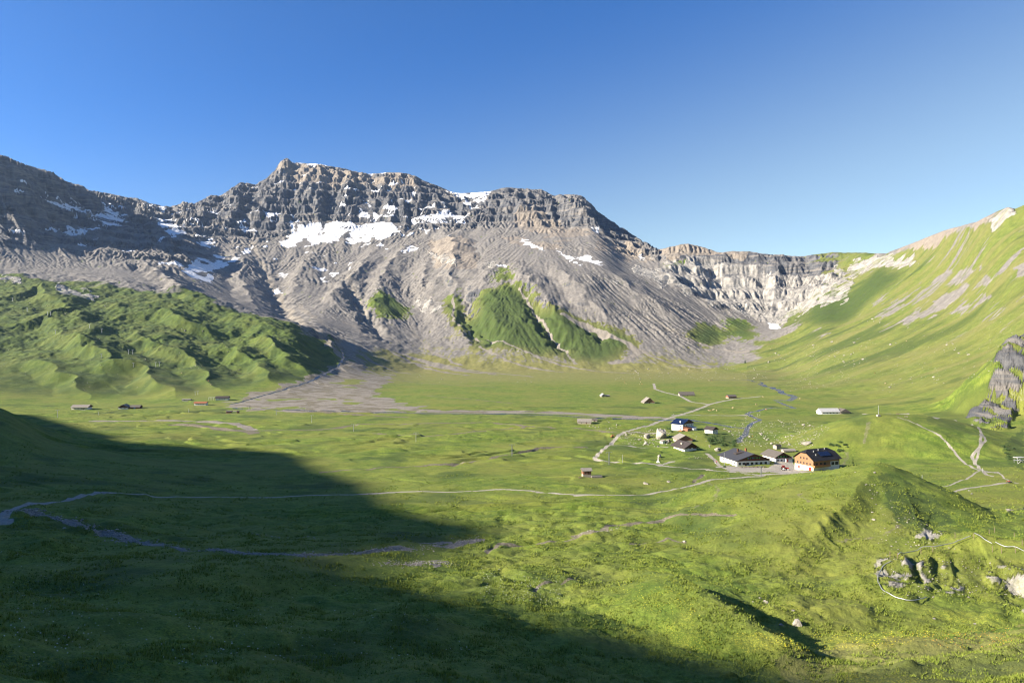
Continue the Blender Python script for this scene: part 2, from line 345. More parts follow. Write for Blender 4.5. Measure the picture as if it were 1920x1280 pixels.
# near slopes
W = slice(0, row_at(460)); xs, ys = X[W], Y[W]
nr = sstep(4.95, 4.1, Q[W])
bil = lambda L, o, sd, k=.7: np.abs(fbm(xs*k, ys, L, o, sd))*2-.45
Z[W] += (nr*(2.4*fbm(xs*.6, ys, 60, 3, 81)+2.3*bil(30, 3, 84)+1.15*bil(12, 3, 86, .8)*(.55+.45*sstep(120, 190, ys))-.5*sstep(.55, .95, ridged(xs*.7, ys, 46, 2, 89)))).astype(f32)
# ------------------------------------------------------------------ knolls and spurs
crest([(1375,948,350),(1420,922,345),(1500,903,335),(1560,893,318),(1610,880,305),(1645,873,298)], .55, .28, 7, 2.0, 140, curve=.0006)
crest([(1645,873,298),(1690,897,292),(1740,935,288),(1775,962,285),(1805,985,280)], .85, .14, 5, 1.5, 120, curve=.0012)
crest([(1645,873,298),(1652,905,284),(1660,945,268),(1682,985,252),(1722,1003,240)], .60, .30, 6, 1.5, 120, curve=.0012)
crest([(1490,868,505),(1530,838,520),(1580,802,535),(1620,782,545),(1645,775,550),(1720,777,556),(1780,786,560),(1830,800,562),(1880,812,560)], .35, .205, 10, 3.0, 260)
crest([(2010,590,760),(1960,615,740),(1905,640,715),(1880,672,700),(1864,715,690),(1850,760,680),(1832,790,665)], .36, 1.0, 5, 3.0, 170)
crest([(1640,1012,240),(1690,1040,228),(1740,1040,222),(1790,1015,220),(1830,1000,220),(1880,1012,215),(1960,1020,208),(2050,1010,205)], .34, .55, 3, 2.0, 120, curve=.0016)
crest([(1150,1068,205),(1225,1071,188),(1262,1080,172),(1300,1102,160),(1350,1136,148),(1400,1166,139),(1460,1198,132)], .78, .27, 2.5, 1.0, 110, curve=.0012, far=(40,.12))
crest([(1470,1005,250),(1560,1012,240),(1640,1030,230)], .2, .3, 5, 2, 90)
crest([(1275,812,612),(1310,811,605),(1345,821,578),(1375,828,560)], .10, .14, 10, 2, 80)
crest([(1200,895,425),(1245,893,420),(1262,905,412)], .2, .3, 3, 1, 40)
crest([(1688,1036,212),(1700,1062,200),(1706,1095,190),(1709,1112,186)], 2.2, .42, 1.2, .4, 60, far=(14,.3))
crest([(1737,1040,212),(1741,1062,202),(1743,1074,198)], 2.2, .6, 1.0, .4, 50, far=(10,.4))
crest([(1776,1042,212),(1781,1062,203),(1784,1076,198)], 2.2, .6, 1.0, .4, 50, far=(10,.4))
crest([(1862,1046,208),(1890,1060,200),(1925,1082,192),(1970,1100,186)], .35, 1.7, 1.2, .4, 60, far=(16,.3))
# ribs trodden and washed into the steep near slopes
W = slice(row_at(110), row_at(620)); xs, ys = X[W], Y[W]
gx, gy = grad(blur(Z[W], 10), xs, ys); g = np.sqrt(gx*gx+gy*gy)+1e-4
dx, dy = -gy/g, gx/g
st_ = np.maximum(sstep(.20, .42, g), .8*sstep(.06, .20, g)*sstep(-.1,.2,fbm(xs,ys,22,2,401))*(UU[W] > 1340)*(UU[W] < 1720)*(ys < 262)*(ys > 165)); HH = 0
ctr = ((UU[W] > 1360) & (UU[W] < 1960) & (ys < 250))*1.0
for o, (lam, am) in enumerate([(8.5, .42), (4.4, .26)]):
    v, sx, sy = erosion((xs/lam).astype(f32), (ys/lam).astype(f32), dx.astype(f32), dy.astype(f32), 5+o)
    HH = HH+v*am*st_*(.5+1.0*ctr)
terr = ridged(xs*.25+ys*.15, ys+Z[W]*1.1, 9, 2, 88)
HH = HH+.5*terr*np.maximum(st_, .7*sstep(.12, .3, g)*(ys < 340))
Z[W] += (HH*(UU[W] > 700)).astype(f32)
# bare rock knuckles: crag and outcrops
def inpoly(u, v, poly):
    r = np.zeros(u.shape, bool); n = len(poly); j = n-1
    for i in range(n):
        xi, yi = poly[i]; xj, yj = poly[j]
        c = ((yi > v) != (yj > v)) & (u < (xj-xi)*(v-yi)/(yj-yi+1e-9)+xi)
        r ^= c; j = i
    return r
def pmask(polys, ymin=40, ymax=5200, jit=6.0, lam=None, soft=0):
    """1 where the ground seen inside the photo polygons lies; edges roughened in world space"""
    M = np.zeros(Z.shape, f32)
    r0, r1 = row_at(ymin), row_at(ymax)
    for P in polys:
        u0 = min(p[0] for p in P)-jit*1.5; u1 = max(p[0] for p in P)+jit*1.5
        c0 = int(max((u0-ucol[0])/US, 0)); c1 = int(min((u1-ucol[0])/US+2, NC))
        if c1 <= c0: continue
        Wd = (slice(r0, r1), slice(c0, c1))
        v = 640+F*(CAMZ-Z[Wd])/Y[Wd]
        v0 = min(p[1] for p in P)-jit*1.5; v1 = max(p[1] for p in P)+jit*1.5
        k = (v > v0) & (v < v1)
        if not k.any(): continue
        xx = X[Wd][k]; yy = Y[Wd][k]; L = lam or float(np.median(yy))*.02
        ju = jit*1.6*fbm(xx, yy, L, 4, 101); jv = jit*1.6*fbm(xx, yy, L, 4, 107)
        m = inpoly(UU[Wd][k]+ju, v[k]+jv, P)
        t = M[Wd]; t[k] = np.maximum(t[k], m.astype(f32)); M[Wd] = t
    return M
OUTC = [[(1640,1050),(1665,1040),(1700,1040),(1712,1060),(1703,1108),(1660,1098),(1632,1075)],
        [(1712,1045),(1732,1048),(1738,1068),(1722,1076)], [(1750,1048),(1772,1052),(1776,1066),(1758,1068)],
        [(1722,1076),(1790,1090),(1812,1104),(1790,1112),(1735,1100)],
        [(1842,1075),(1868,1052),(1905,1062),(1935,1070),(1960,1180),(1905,1140),(1870,1110)],
        [(1700,1000),(1735,990),(1790,998),(1760,1012),(1720,1015)], [(1880,950),(1920,948),(1925,962),(1885,960)],
        [(1458,1168),(1478,1165),(1480,1174),(1460,1175)]]
CRAG = [[(1872,650),(1900,632),(1960,625),(1960,720),(1935,780),(1905,770),(1885,812),(1868,800),(1830,795),(1812,780),(1850,750),(1860,700)],
        [(1810,775),(1850,770),(1890,800),(1880,815),(1840,800)]]
mo = blur(pmask(OUTC, 120, 300, 8, 5), 1); mc = blur(pmask(CRAG, 590, 860, 7, 12), 1)
W = slice(row_at(110), row_at(300)); xs, ys = X[W], Y[W]
bl = fbm(xs*1.0, ys*.8, 8, 2, 111)*3.2; fb = bl-np.floor(bl)
Z[W] += (mo[W]*(.1+.42*(np.floor(bl)+sstep(.70, .98, fb))+.45*ridged(xs, ys*1.3, 3.4, 3, 113)+.4*fbm(xs, ys, 14, 2, 112))).astype(f32)
W = slice(row_at(560), row_at(900)); xs, ys = X[W], Y[W]
ph = (xs*.8+ys*.2)
Z[W] += (mc[W]*(8.5*ridged(ph, Z[W]*.25+ys*.10, 21, 3, 117)+3.4*ridged(xs*1.1, ys*.6+Z[W]*.3, 8, 3, 119)-2)).astype(f32)
# grass tussocks near the camera
W = slice(0, row_at(300)); xs, ys = X[W], Y[W]
tw = sstep(300, 120, ys)
Z[W] += (tw*(.42*fbm(xs, ys*1.0, 3.6, 3, 121)+.16*np.abs(perlin(xs*1.7, ys*1.7, 5)))).astype(f32)
# the terrace edge in the shade, bottom left, and the little brooks cut into the grass
def cut(uv, depth, wid, ymin=50, ymax=5000, p=1.5, lev=0):
    P = [hit(u, v, ymin, ymax) for u, v in uv]
    Wd = window(P, wid*3); px, py = X[Wd], Y[Wd]
    wb = wid*1.2
    d, t, s = seg_dist(px+wb*fbm(px, py, wid*6, 3, 131), py+wb*fbm(px, py, wid*6, 3, 133), P)
    Z[Wd] -= (.62*depth*sstep(-.35,.2,fbm(px,py,wid*7,2,135))*np.clip(1-d/wid, 0, 1)**1.2).astype(f32)
crest([(-160,1080,158),(60,1088,147),(170,1093,143),(280,1100,138)], .10, .95, 1.0, .6, 110, far=(18,.10))
for uv, dp, wd in [([(20,975),(70,965),(160,985),(250,1015),(340,1028),(450,1038),(560,1040),(690,1034),(760,1025)], 1.6, 4.5),
    ([(910,1035),(935,1020),(1000,1018),(1060,1012),(1090,1000),(1160,985),(1250,972),(1340,962),(1380,966),(1350,945)], 1.2, 2.6),
    ([(975,1150),(985,1165),(982,1185),(990,1215),(1010,1235),(1050,1262)], 1.3, 1.6),
    ([(1000,1108),(1020,1095),(1080,1085),(1150,1068),(1220,1058)], .8, 1.4),
    ([(1130,1150),(1200,1165),(1250,1180),(1270,1200),(1340,1215)], 1.6, 3.0),
    ([(600,886),(700,880),(850,872),(900,860),(960,852),(1010,840),(1100,838),(1150,832)], 1.6, 3.4), ([(700,812),(800,820),(900,815),(1000,800)], 1.4, 4), ([(540,842),(640,850),(760,838),(900,845)], 1.4, 4), ([(720,892),(800,905),(900,898)], 1.5, 3),
    ([(840,888),(980,880),(1060,872)], 1.4, 3), ([(760,958),(850,965),(930,955),(1000,960),(1080,950)], 1.5, 3), ([(1130,940),(1200,948),(1290,938)], 1.2, 2.4), ([(620,820),(700,828),(800,832)], 1.4, 4), ([(200,800),(330,812),(420,806)], 1.3, 4), ([(1000,1130),(1080,1120),(1160,1125)], 1.3, 2.2),
    ([(938,975),(950,968),(962,975)], 1.8, 4), ([(1300,905),(1318,890),(1322,880)], 1.0, 1.8)]:
    cut(uv, dp, wd)
# ------------------------------------------------------------------ keep the skyline where it stands
r0 = row_at(1300)
qq = Q[r0:]; el = np.where((qq > 13.2) & (qq < 15.8), (Z[r0:]-CAMZ)/Y[r0:], -9)
top = el.max(0); iy = el.argmax(0)
ytop = rows[r0:][iy]
jag = 1.6*fbm(ucol.astype(f32), ucol.astype(f32)*0, 22, 4, 141)*np.where(ucol < 1640, 1.5, .3)*np.where(ucol < 300, .5, 1)
want = (640-(vs+jag))/F
dz = (want-top)*ytop
kk_ = np.hanning(61); kk_ /= kk_.sum(); dzs = np.convolve(np.pad(dz, 30, 'edge'), kk_, 'valid')
Z[r0:] += (dzs[None, :]*sstep(13.0, 15.0, qq)).astype(f32)
el = np.where((qq > 13.2) & (qq < 15.8), (Z[r0:]-CAMZ)/Y[r0:], -9); top = el.max(0); ytop = rows[r0:][el.argmax(0)]
dz = np.clip((want-top)*ytop, -60, 60)
Z[r0:] += (dz[None, :]*sstep(14.55, 14.98, qq)).astype(f32)
# ------------------------------------------------------------------ what covers the ground
V = vv()
gx, gy = grad(Z, X, Y); SL = np.sqrt(gx*gx+gy*gy); 
gxs, gys = grad(blur(Z, 3), X, Y); SLS = np.sqrt(gxs*gxs+gys*gys)
zero = lambda: np.zeros(Z.shape, f32)
Zrough = Z; Z = Z.copy(); _r = row_at(1300); Z[_r:] = blur(blur(Z[_r:], 8), 5)      # the big patches follow the large forms
n_a = fbm(X, Y, 120, 5, 151); n_b = fbm(X, Y, 30, 4, 157)
# distance ranges of the cliffs over the whole grid
CL = zero(); CL[m0:] = cliff
mas = zero(); mas[m0:] = massif
green_hill = sstep(9.0, 9.2, Q)*sstep(690, 600, UU)*sstep(12.85, 12.5, Q+.5*n_a)
scree = sstep(10.0, 11.0, Q+.55*n_a+.2*n_b)*sstep(1440, 1380, UU-60*n_a)*sstep(640, 700, UU+(Q-11)*0)*1.0
RVF = zero(); RVF[m0:] = RV
scree = np.maximum(scree, sstep(10.1, 12.3, Q+.9*n_a+.4*n_b+.30*RVF)*sstep(600, 660, UU)*sstep(1400, 1340, UU))
scree = np.where((UU > 640) & (UU < 1440), np.minimum(scree, sstep(10.1, 12.2, Q+.9*n_a+.4*n_b+.30*RVF)), scree)
hill_edge = sstep(12.45, 12.85, Q+.5*n_a)*(UU <= 700)
scree = np.maximum(scree, hill_edge)
scree = np.maximum(scree, sstep(11.9, 12.3, Q+.3*n_a)*sstep(1560, 1480, UU))
rock = np.clip(CL+sstep(.75, 1.05, SLS)*sstep(10, 11, Q)*sstep(1650, 1560, UU)*(Q > 11.5), 0, 1)*(mas > .05)
rock = rock*sstep(.38, .62, SLS+.12*n_b)
rock = np.maximum(rock, sstep(13.0, 13.4, Q)*sstep(480, 400, UU)*sstep(.4, .65, SLS+.2*n_b))
SNOW = [[(525,456),(548,440),(545,420),(575,424),(600,419),(640,413),(662,422),(700,416),(748,420),(756,430),(722,446),(690,457),(640,452),(600,456),(575,462),(540,464)],
 [(755,413),(800,403),(830,398),(876,403),(870,415),(820,419),(780,417)], [(676,376),(690,374),(694,394),(718,404),(700,412),(675,406)],
 [(342,506),(372,482),(396,490),(440,478),(428,497),(400,508),(396,532),(372,523),(350,518)], [(395,494),(440,482),(478,458),(470,472),(425,496)],
 [(168,404),(215,396),(242,410),(215,427),(178,418)], [(3,340),(50,352),(58,364),(20,356)], [(70,362),(110,372),(165,395),(185,412),(150,406),(100,385)],
 [(285,408),(322,412),(352,436),(325,446),(298,424)], [(190,380),(205,390),(215,400),(195,400)], [(492,396),(530,397),(515,404),(508,418),(504,402)],
 [(838,356),(922,357),(905,383),(886,373),(850,364)], [(866,371),(902,391),(876,388)], [(1040,466),(1062,479),(1100,481),(1134,495),(1112,498),(1060,486)],
 [(973,445),(1000,457),(1020,470),(988,461)], [(508,536),(518,540),(530,548),(516,546)], [(652,494),(662,490),(656,506)], [(928,496),(950,498),(948,503)],
 [(1436,604),(1450,605),(1466,613),(1450,614)], [(1652,474),(1668,470),(1660,477)], [(788,429),(808,431),(800,438)], [(545,301),(600,307),(640,314),(600,312),(550,307)],
 [(685,323),(735,322),(730,325),(690,328)], [(790,384),(826,386),(815,391),(792,389)], [(720,390),(742,388),(744,398),(722,396)], [(600,520),(635,508),(640,512),(606,526)], [(470,430),(476,425),(480,440)],
 [(145,455),(165,458),(160,462)], [(85,490),(110,494),(108,500),(88,496)], [(300,490),(345,492),(340,498),(300,495)], [(225,472),(248,466),(260,472)], [(400,405),(410,415),(402,412)], [(370,455),(395,448),(402,454),(385,462)],
 [(1195,476),(1214,486),(1200,484)], [(1108,428),(1126,432),(1120,436)]]
snow = pmask(SNOW, 2300, 4650, 6, 60)
fl = (sstep(.20, .34, fbm(X*.8, Y*.5+Z*.3, 90, 5, 161)+.15*n_b)*sstep(13.3, 13.8, Q)*sstep(15, 14.5, Q)*sstep(980, 700, UU)*(Q > 13.2))*(SLS < 1.0)
snow = np.maximum(snow, fl*sstep(1000, 900, UU))
snow = snow*(1-sstep(1.9, 2.4, SL))
WHITE = [[(1225,505),(1262,488),(1300,482),(1370,488),(1470,515),(1540,522),(1565,500),(1600,520),(1590,560),(1530,575),(1462,607),(1430,602),(1340,572),(1262,535)],
 [(1600,488),(1640,484),(1722,480),(1720,492),(1690,503),(1640,500),(1600,522),(1580,560),(1545,570),(1575,520)], [(1190,495),(1250,520),(1240,530),(1180,505)],
 [(1850,415),(1900,392),(1905,402),(1860,432)], [(780,555),(830,570),(810,590),(775,575)], [(100,535),(180,550),(185,562),(120,552)], [(0,517),(40,522),(45,530),(0,528)], [(905,495),(935,490),(945,500),(925,502)], [(1145,520),(1165,528),(1150,535)],[(1220,525),(1250,532),(1245,540)],[(800,470),(840,480),(855,495),(830,495)]]
white = pmask(WHITE, 1400, 3300, 9, 60)
GREEN = [[(838,575),(852,545),(866,585),(890,600),(895,560),(915,540),(945,535),(985,540),(1005,575),(1080,595),(1192,632),(1172,665),(1120,679),(1060,668),(960,657),(905,652),(870,625),(848,610)],
 [(688,562),(715,545),(735,560),(762,578),(755,602),(715,592)], [(1285,622),(1330,605),(1368,632),(1340,648),(1300,640)], [(1462,598),(1478,562),(1500,582),(1492,608),(1475,612)], [(1240,492),(1300,476),(1335,484),(1262,500)], [(940,505),(960,512),(945,530),(925,520)], [(1350,590),(1400,600),(1420,640),(1380,630)],
 [(1540,545),(1600,545),(1650,500),(1700,510),(1640,560),(1600,600),(1520,620),(1500,600)]]
lush = blur(pmask(GREEN, 1600, 3000, 14, 60), 7); green_soft = lush
BROWN = [[(800,455),(860,440),(895,460),(890,505),(820,500)], [(1235,462),(1290,455),(1350,470),(1400,472),(1390,485),(1300,476),(1250,488)], [(930,440),(1010,455),(1060,460),(1040,470),(960,455)], [(1120,445),(1200,465),(1230,485),(1180,490),(1120,465)],
 [(1680,470),(1760,432),(1830,414),(1890,386),(1840,425),(1740,465)], [(960,400),(1010,395),(1060,420),(1120,440),(1050,450),(980,430)]]
BROWN.append([(508,322),(540,297),(700,322),(795,336),(780,356),(650,348),(560,342)])
ochre = pmask(BROWN, 1500, 4300, 10, 90)
ochre = np.maximum(ochre, .55*sstep(.05, .4, n_a)*(mas > .3)*sstep(780, 900, UU)*sstep(12.0, 12.6, Q))
Zsm = Z; Z = Zrough
sfill = blur(pmask(SNOW, 2300, 4650, 6, 60), 3)*sstep(15.2, 14.7, Q)
Z = Z+(Zsm-Z)*sfill*.85                                  # snow fills and smooths the hollows it lies in
# vegetated ground between the rills at the foot of the massif
dry = sstep(9.3, 10.0, Q)*sstep(12.9, 12.1, Q+.4*n_b)*sstep(640, 700, UU)*sstep(1420, 1300, UU)
dry = np.maximum(dry, .75*sstep(8.3, 9.2, Q)*sstep(10.2, 9.8, Q)*(UU > 640)*(UU < 1460))
dry = np.maximum(dry, green_hill*.35*sstep(0, .35, n_a))
dry = np.maximum(dry, .6*sstep(7.5, 9, Q)*(UU > 1450)*sstep(-.2, .3, n_a+.3*n_b))
# grey streaks on the right hand slope
rs = sstep(1480, 1560, UU)*sstep(9.6, 11.2, Q)
W = slice(row_at(700), row_at(3000))
stv = zero(); stv[W] = fbm(X[W]*.3+Y[W]*.15+30*n_a[W], Y[W]+26*n_a[W], 40, 5, 171, .62)+.6*fbm(X[W], Y[W], 300, 2, 175)
streak = rs*sstep(.20, .42, stv)*sstep(15.4, 14.6, Q)
STR = [[(1690,600),(1760,560),(1810,530),(1850,512),(1855,525),(1790,570),(1730,600),(1700,612)],[(1780,585),(1850,545),(1858,560),(1800,595)],[(1640,590),(1700,550),(1770,510),(1850,500),(1800,525),(1720,565),(1650,600)],[(1900,500),(1960,470),(1960,520),(1905,520)],[(1630,565),(1670,550),(1675,560),(1640,575)],[(1640,500),(1670,500),(1650,540),(1625,530)]]
streak = np.maximum(streak, pmask(STR, 1000, 2300, 9, 40)*sstep(-.35, .0, stv))
scree = np.maximum(scree*(UU < 1520), streak*.62)
white = np.maximum(white*sstep(-.55, -.2, n_b+n_a*.4), streak*.22*sstep(.3, .5, stv))
scree = np.maximum(scree, rs*sstep(14.2, 14.8, Q)*sstep(1900, 1840, UU)*.9*(UU > 1640)*sstep(-.1, .2, n_b+.5*sstep(14.4, 14.9, Q)))
ocp = np.maximum(blur(pmask(OUTC, 120, 300, 7, 6), 1)*sstep(-.16, .02, fbm(X, Y, 7, 3, 181)+.25*(SL-.5))*(Y < 310), mc*sstep(-.05, .15, fbm(X, Y, 14, 3, 183)+.5*(SL-.8)))
white = white*np.where(Y > 1300, .42+.58*sstep(-.12, .12, fbm(X, Y, 55, 5, 321)), 1); vx = fbm(X*1.2, Y*.3+Z*.4, 12, 4, 231); white = np.maximum(white, ocp*np.where(Y > 400, .32*sstep(.05,.2,vx), .52)); rock = np.maximum(rock, mc*.95*sstep(.16, .0, vx)); 
# gravel of the fan, the river flats, the brook beds
FAN = [[(418,757),(560,713),(610,695),(640,680),(646,655),(625,640),(640,632),(668,655),(690,690),(712,700),(745,702),(700,735),(760,760),(830,772),(700,774),(560,771),(440,768)]]
gravel = pmask(FAN, 820, 1900, 10, 40)*sstep(-.38, -.15, fbm(X*.5, Y*.5, 40, 4, 191))
lines = []
def line(uv, wid, ymin=50, ymax=5000, wob=.5, lam=None, taper=0, soft=.25, minr=.9):
    P = [hit(u, v, ymin, ymax) for u, v in uv]
    Wd = window(P, wid*2+4); px, py = X[Wd], Y[Wd]
    L = lam or wid*5
    ww = wid*.5
    d, t, s = seg_dist(px+wob*wid*fbm(px, py, L, 3, 195), py+wob*wid*fbm(px, py, L, 3, 197), P)
    # far lines never thinner than a grid step
    wv = np.maximum(ww, minr*np.gradient(rows)[Wd[0]][:, None])
    M = zero(); M[Wd] = sstep(1+soft, 1-soft, d/wv)
    return M
mx = np.maximum
gravel = mx(gravel, line([(560,770),(700,772),(800,770),(900,772),(1000,772),(1090,776),(1200,784),(1250,787)], 30, 500, 1200, .5)*sstep(-.30, .0, fbm(X*.25, Y, 22, 4, 351)))
gravel = mx(gravel, line([(180,789),(300,788),(400,790),(450,797),(475,806)], 10, 500, 1000))
for uv, wd in [([(640,668),(560,600),(500,520),(470,450)], 22), ([(700,640),(690,590),(650,520)], 14), ([(740,665),(830,690),(900,700)], 14), ([(690,630),(760,665),(850,690),(930,702)], 22),
               ([(850,560),(850,600),(900,640),(1000,665),(1060,680)], 8), ([(975,540),(1010,600),(1060,660),(1080,682)], 9), ([(1060,590),(1140,630),(1200,660),(1150,680)], 26), ([(1250,620),(1330,650),(1400,660)], 14), ([(560,570),(640,640),(700,680),(760,700)], 18), ([(1160,560),(1260,620),(1330,660)], 20), ([(700,640),(780,672),(900,696),(1000,706)], 12), ([(640,600),(720,650),(800,690),(880,704)], 12), ([(1000,668),(1080,690),(1180,700)], 10), ([(1200,655),(1240,675),(1330,690)], 12), ([(900,650),(960,680),(1060,698)], 10), ([(760,600),(800,650),(860,684)], 12)]:
    gravel = mx(gravel, .9*line(uv, wd, 1500, 3600, 1.2, wd*4))
gravel = mx(gravel, line([(60,962),(150,985),(230,1010),(300,1022)], 4.5, 100, 400, .8)); 
gravel = mx(gravel, line([(330,1025),(450,1038),(560,1040),(690,1035),(760,1028)], 2.0, 100, 400, 1.2))
gravel = mx(gravel, line([(740,1032),(860,1015),(900,1010)], 6, 100, 400, 1.2)*sstep(-.1, .1, n_b)); 
gravel = mx(gravel, pmask([[(720,1055),(800,1050),(860,1052),(800,1062)], [(780,1020),(880,1010),(910,1014),(850,1026)]], 150, 330, 6, 8)*sstep(-.1, .15, fbm(X, Y, 4, 3, 199)))
dirt = line([(1080,1005),(1110,998),(1160,985),(1250,972),(1340,963),(1380,965)], 3.0, 200, 500, 1.2)
for uv, wd in [([(440,806),(600,805),(660,797),(760,795)], 6), ([(330,796),(400,800),(470,812)], 12), ([(760,795),(900,792),(1080,802),(1250,812)], 3.5), ([(850,872),(960,850),(1010,840),(1100,838)], 3), ([(600,885),(700,878),(850,870)], 3),
               ([(910,1032),(940,1020),(1020,1018),(1090,1000)], 2.5), ([(1180,1020),(1250,1008),(1285,1018)], 1.5), ([(1000,1108),(1010,1098),(1080,1086)], 1.0), ([(560,770),(660,776),(760,782)], 6), ([(700,812),(800,818),(1000,800)], 2), ([(1300,905),(1318,890)], 1.2)]:
    dirt = mx(dirt, .85*line(uv, wd, 60, 1200, 1.0))
for uv in [([(1330,905),(1345,925),(1335,940),(1300,952)]), ([(1500,925),(1510,940)]), ([(1560,1012),(1620,1010),(1660,1002),(1690,985)]), ([(1630,790),(1625,810),(1620,830)]), ([(1575,845),(1590,850),(1580,870),(1560,880)])]:
    dirt = mx(dirt, .55*line(uv, 1.0, 200, 600, 2.5))
# water
water = line([(430,758),(480,745),(560,722),(600,705)], 4, 800, 1300, .8)
for uv, wd in [([(440,766),(560,769),(700,773),(800,775),(950,776),(1050,779),(1120,783),(1250,788),(1290,786),(1330,793),(1370,800),(1390,802)], 5.5), ([(1425,719),(1450,727),(1468,738),(1490,744),(1480,751),(1455,750)], 9),
               ([(1455,752),(1490,765),(1450,764),(1410,772),(1400,776),(1424,787),(1405,796),(1396,815),(1384,828)], 4.5), ([(1330,712),(1400,712),(1430,718)], 5), ([(640,655),(645,670),(630,690),(600,705)], 4)]:
    water = mx(water, line(uv, wd*1.15, 380, 1900, .35))
# ways
path = zero()
PATHS = [([(180,925),(280,929),(400,931),(560,929),(700,925),(850,922),(930,917),(1000,920),(1080,928),(1180,928),(1260,918),(1320,903),(1360,897),(1425,893),(1432,890)], 1.9),
 ([(0,978),(20,955),(60,943),(130,936),(180,925)], 4.5), ([(-160,1010),(-60,990),(0,978)], 9),
 ([(1425,891),(1340,882),(1240,872),(1150,867),(1118,863),(1114,858),(1128,845),(1140,835),(1160,815),(1190,804),(1220,797),(1260,782),(1300,770),(1330,758)], 3.4),
 ([(1330,758),(1295,753),(1275,742),(1245,735),(1228,729),(1226,719)], 3.2), ([(1330,758),(1350,753),(1374,748),(1425,743)], 2.2), ([(1262,778),(1400,778)], 1.6),
 ([(1236,873),(1255,866),(1262,865)], 3), ([(1325,850),(1340,862),(1352,874)], 2.0), ([(1150,835),(1250,838)], 1.2), ([(1170,809),(1230,812)], 1.2),
 ([(1430,890),(1500,886),(1545,888)], 3.0), ([(1350,876),(1400,882),(1440,882),(1490,882),(1540,888)], 8),
 ([(1717,912),(1740,914),(1765,916)], 5), ([(1683,782),(1720,795),(1755,812),(1790,845),(1800,860),(1838,882)], 1.9), ([(1822,795),(1840,812),(1838,838),(1822,855),(1832,872),(1850,890),(1862,893)], 3.0),
 ([(1840,812),(1848,825),(1836,842),(1828,870)], 2.4), ([(1742,914),(1780,910),(1820,893),(1836,882)], 1.4), ([(1846,886),(1870,884),(1895,903)], 1.7), ([(1868,886),(1852,884)], 5),
 ([(1765,928),(1800,918),(1850,910),(1895,904),(1905,905)], 2.4), ([(1620,776),(1700,775),(1755,784),(1790,788)], 1.3), ([(780,790),(900,800)], .1)]
PATHM = []
for uv, wd in PATHS:
    if wd < .5: continue
    path = mx(path, line(uv, wd*(.62 if min(p[0] for p in uv) > 1800 else .85), 335 if min(p[0] for p in uv) > 1120 and max(p[1] for p in uv) < 930 else 60, 1500, .28 if wd > 3 else .45, None, 0, .3 if wd > 3 else .5, .35 if min(p[0] for p in uv) > 1640 else .9))
yard = pmask([[(1345,872),(1370,884),(1440,886),(1500,888),(1560,888),(1500,882),(1487,868),(1487,855),(1465,862),(1440,876)]], 380, 560, 2, 8)
path = mx(path, yard)
for uv, wd in [([(560,772),(700,775),(860,773),(1000,777),(1100,781),(1200,786)], 5), ([(640,768),(760,770),(900,769),(1040,773)], 4), ([(700,702),(820,720),(930,726)], 3), ([(800,742),(880,748),(960,756)], 2.5)]:
    dirt = mx(dirt, .8*line(uv, wd, 500, 1600, 1.2))
br = ridged(X*.45+Y*.75, Y*.9-X*.25, 30, 4, 241)
dirt = mx(dirt, gravel*(Y > 820)*(Y < 1800)*sstep(.35, .6, br)*.75)
# flowers, dark herb patches, cattle-worn turf
flow = sstep(.08, .40, fbm(X, Y, 26, 4, 201))*sstep(420, 250, Y)*.9
flow = mx(flow, pmask([[(1380,1190),(1700,1185),(1780,1180),(1700,1210),(1500,1225),(1380,1215)], [(950,1000),(1100,1010),(1150,1000),(1000,1030)]], 100, 400, 14, 10)*.9)
flow = mx(flow, sstep(.25, .4, fbm(X*.5, Y, 60, 4, 205))*sstep(4.6, 5.5, Q)*(Y < 900)*.45)
grn = sstep(.12, .4, fbm(X, Y, 55, 4, 207))*(Y < 900)*.7
rgt = (UU > 1400)*sstep(8.0, 9.5, Q)*(Q < 15)
grn = mx(grn, pmask([[(1643,880),(1695,895),(1745,930),(1778,958),(1785,978),(1725,1000),(1682,985),(1658,940)]], 230, 320, 16, 11)*(.55+.45*sstep(-.2,.1,fbm(X, Y, 6, 3, 341))))
grn = mx(grn, pmask([[(1720,790),(1800,740),(1870,690),(1880,790),(1820,800)]], 420, 760, 20, 30)*.6)
grn = mx(grn, rgt*sstep(.02, .35, fbm(X*.35+Y*.2, Y, 90, 5, 209))*.6+rgt*.25)
dry = mx(dry, rgt*sstep(-.05, .3, fbm(X*.4, Y+.3*X, 60, 5, 213))*.6+rgt*.35)
dry = mx(dry, pmask([[(1440,1235),(1600,1205),(1760,1190),(1960,1175),(1960,1300),(1500,1300)]], 50, 200, 16, 10)*.7)
grn = mx(grn, pmask([[(1320,812),(1372,815),(1385,840),(1330,832)], [(1880,835),(1920,800),(1920,880),(1890,870)], [(1290,770),(1300,771),(1300,775)]], 300, 620, 5, 8)*.8)
lush = np.clip(mx(mx(lush, grn), green_hill*(.62+.38*sstep(-.1, .3, n_b))), 0, 1)
lush = mx(lush, sstep(.25,.5,SLS)*(Y<620)*(UU>900)*.5*sstep(-.2,.2,n_b))
snow *= sstep(-.34, -.12, fbm(X+.2*Y, Y*.45, 70, 5, 331)+.12*n_b); snow *= (1-np.clip(ocp, 0, 1)); 
for a in (snow, white, rock): a *= (1-green_hill*.0)
green_cut = sstep(.05, .60, green_soft+.45*n_b+.40*fbm(X, Y, 14, 4, 311)*(Y > 1500)-.25*RVF)*(1-gravel)
scree = scree*(1-green_cut*1); rock = rock*(1-green_cut)
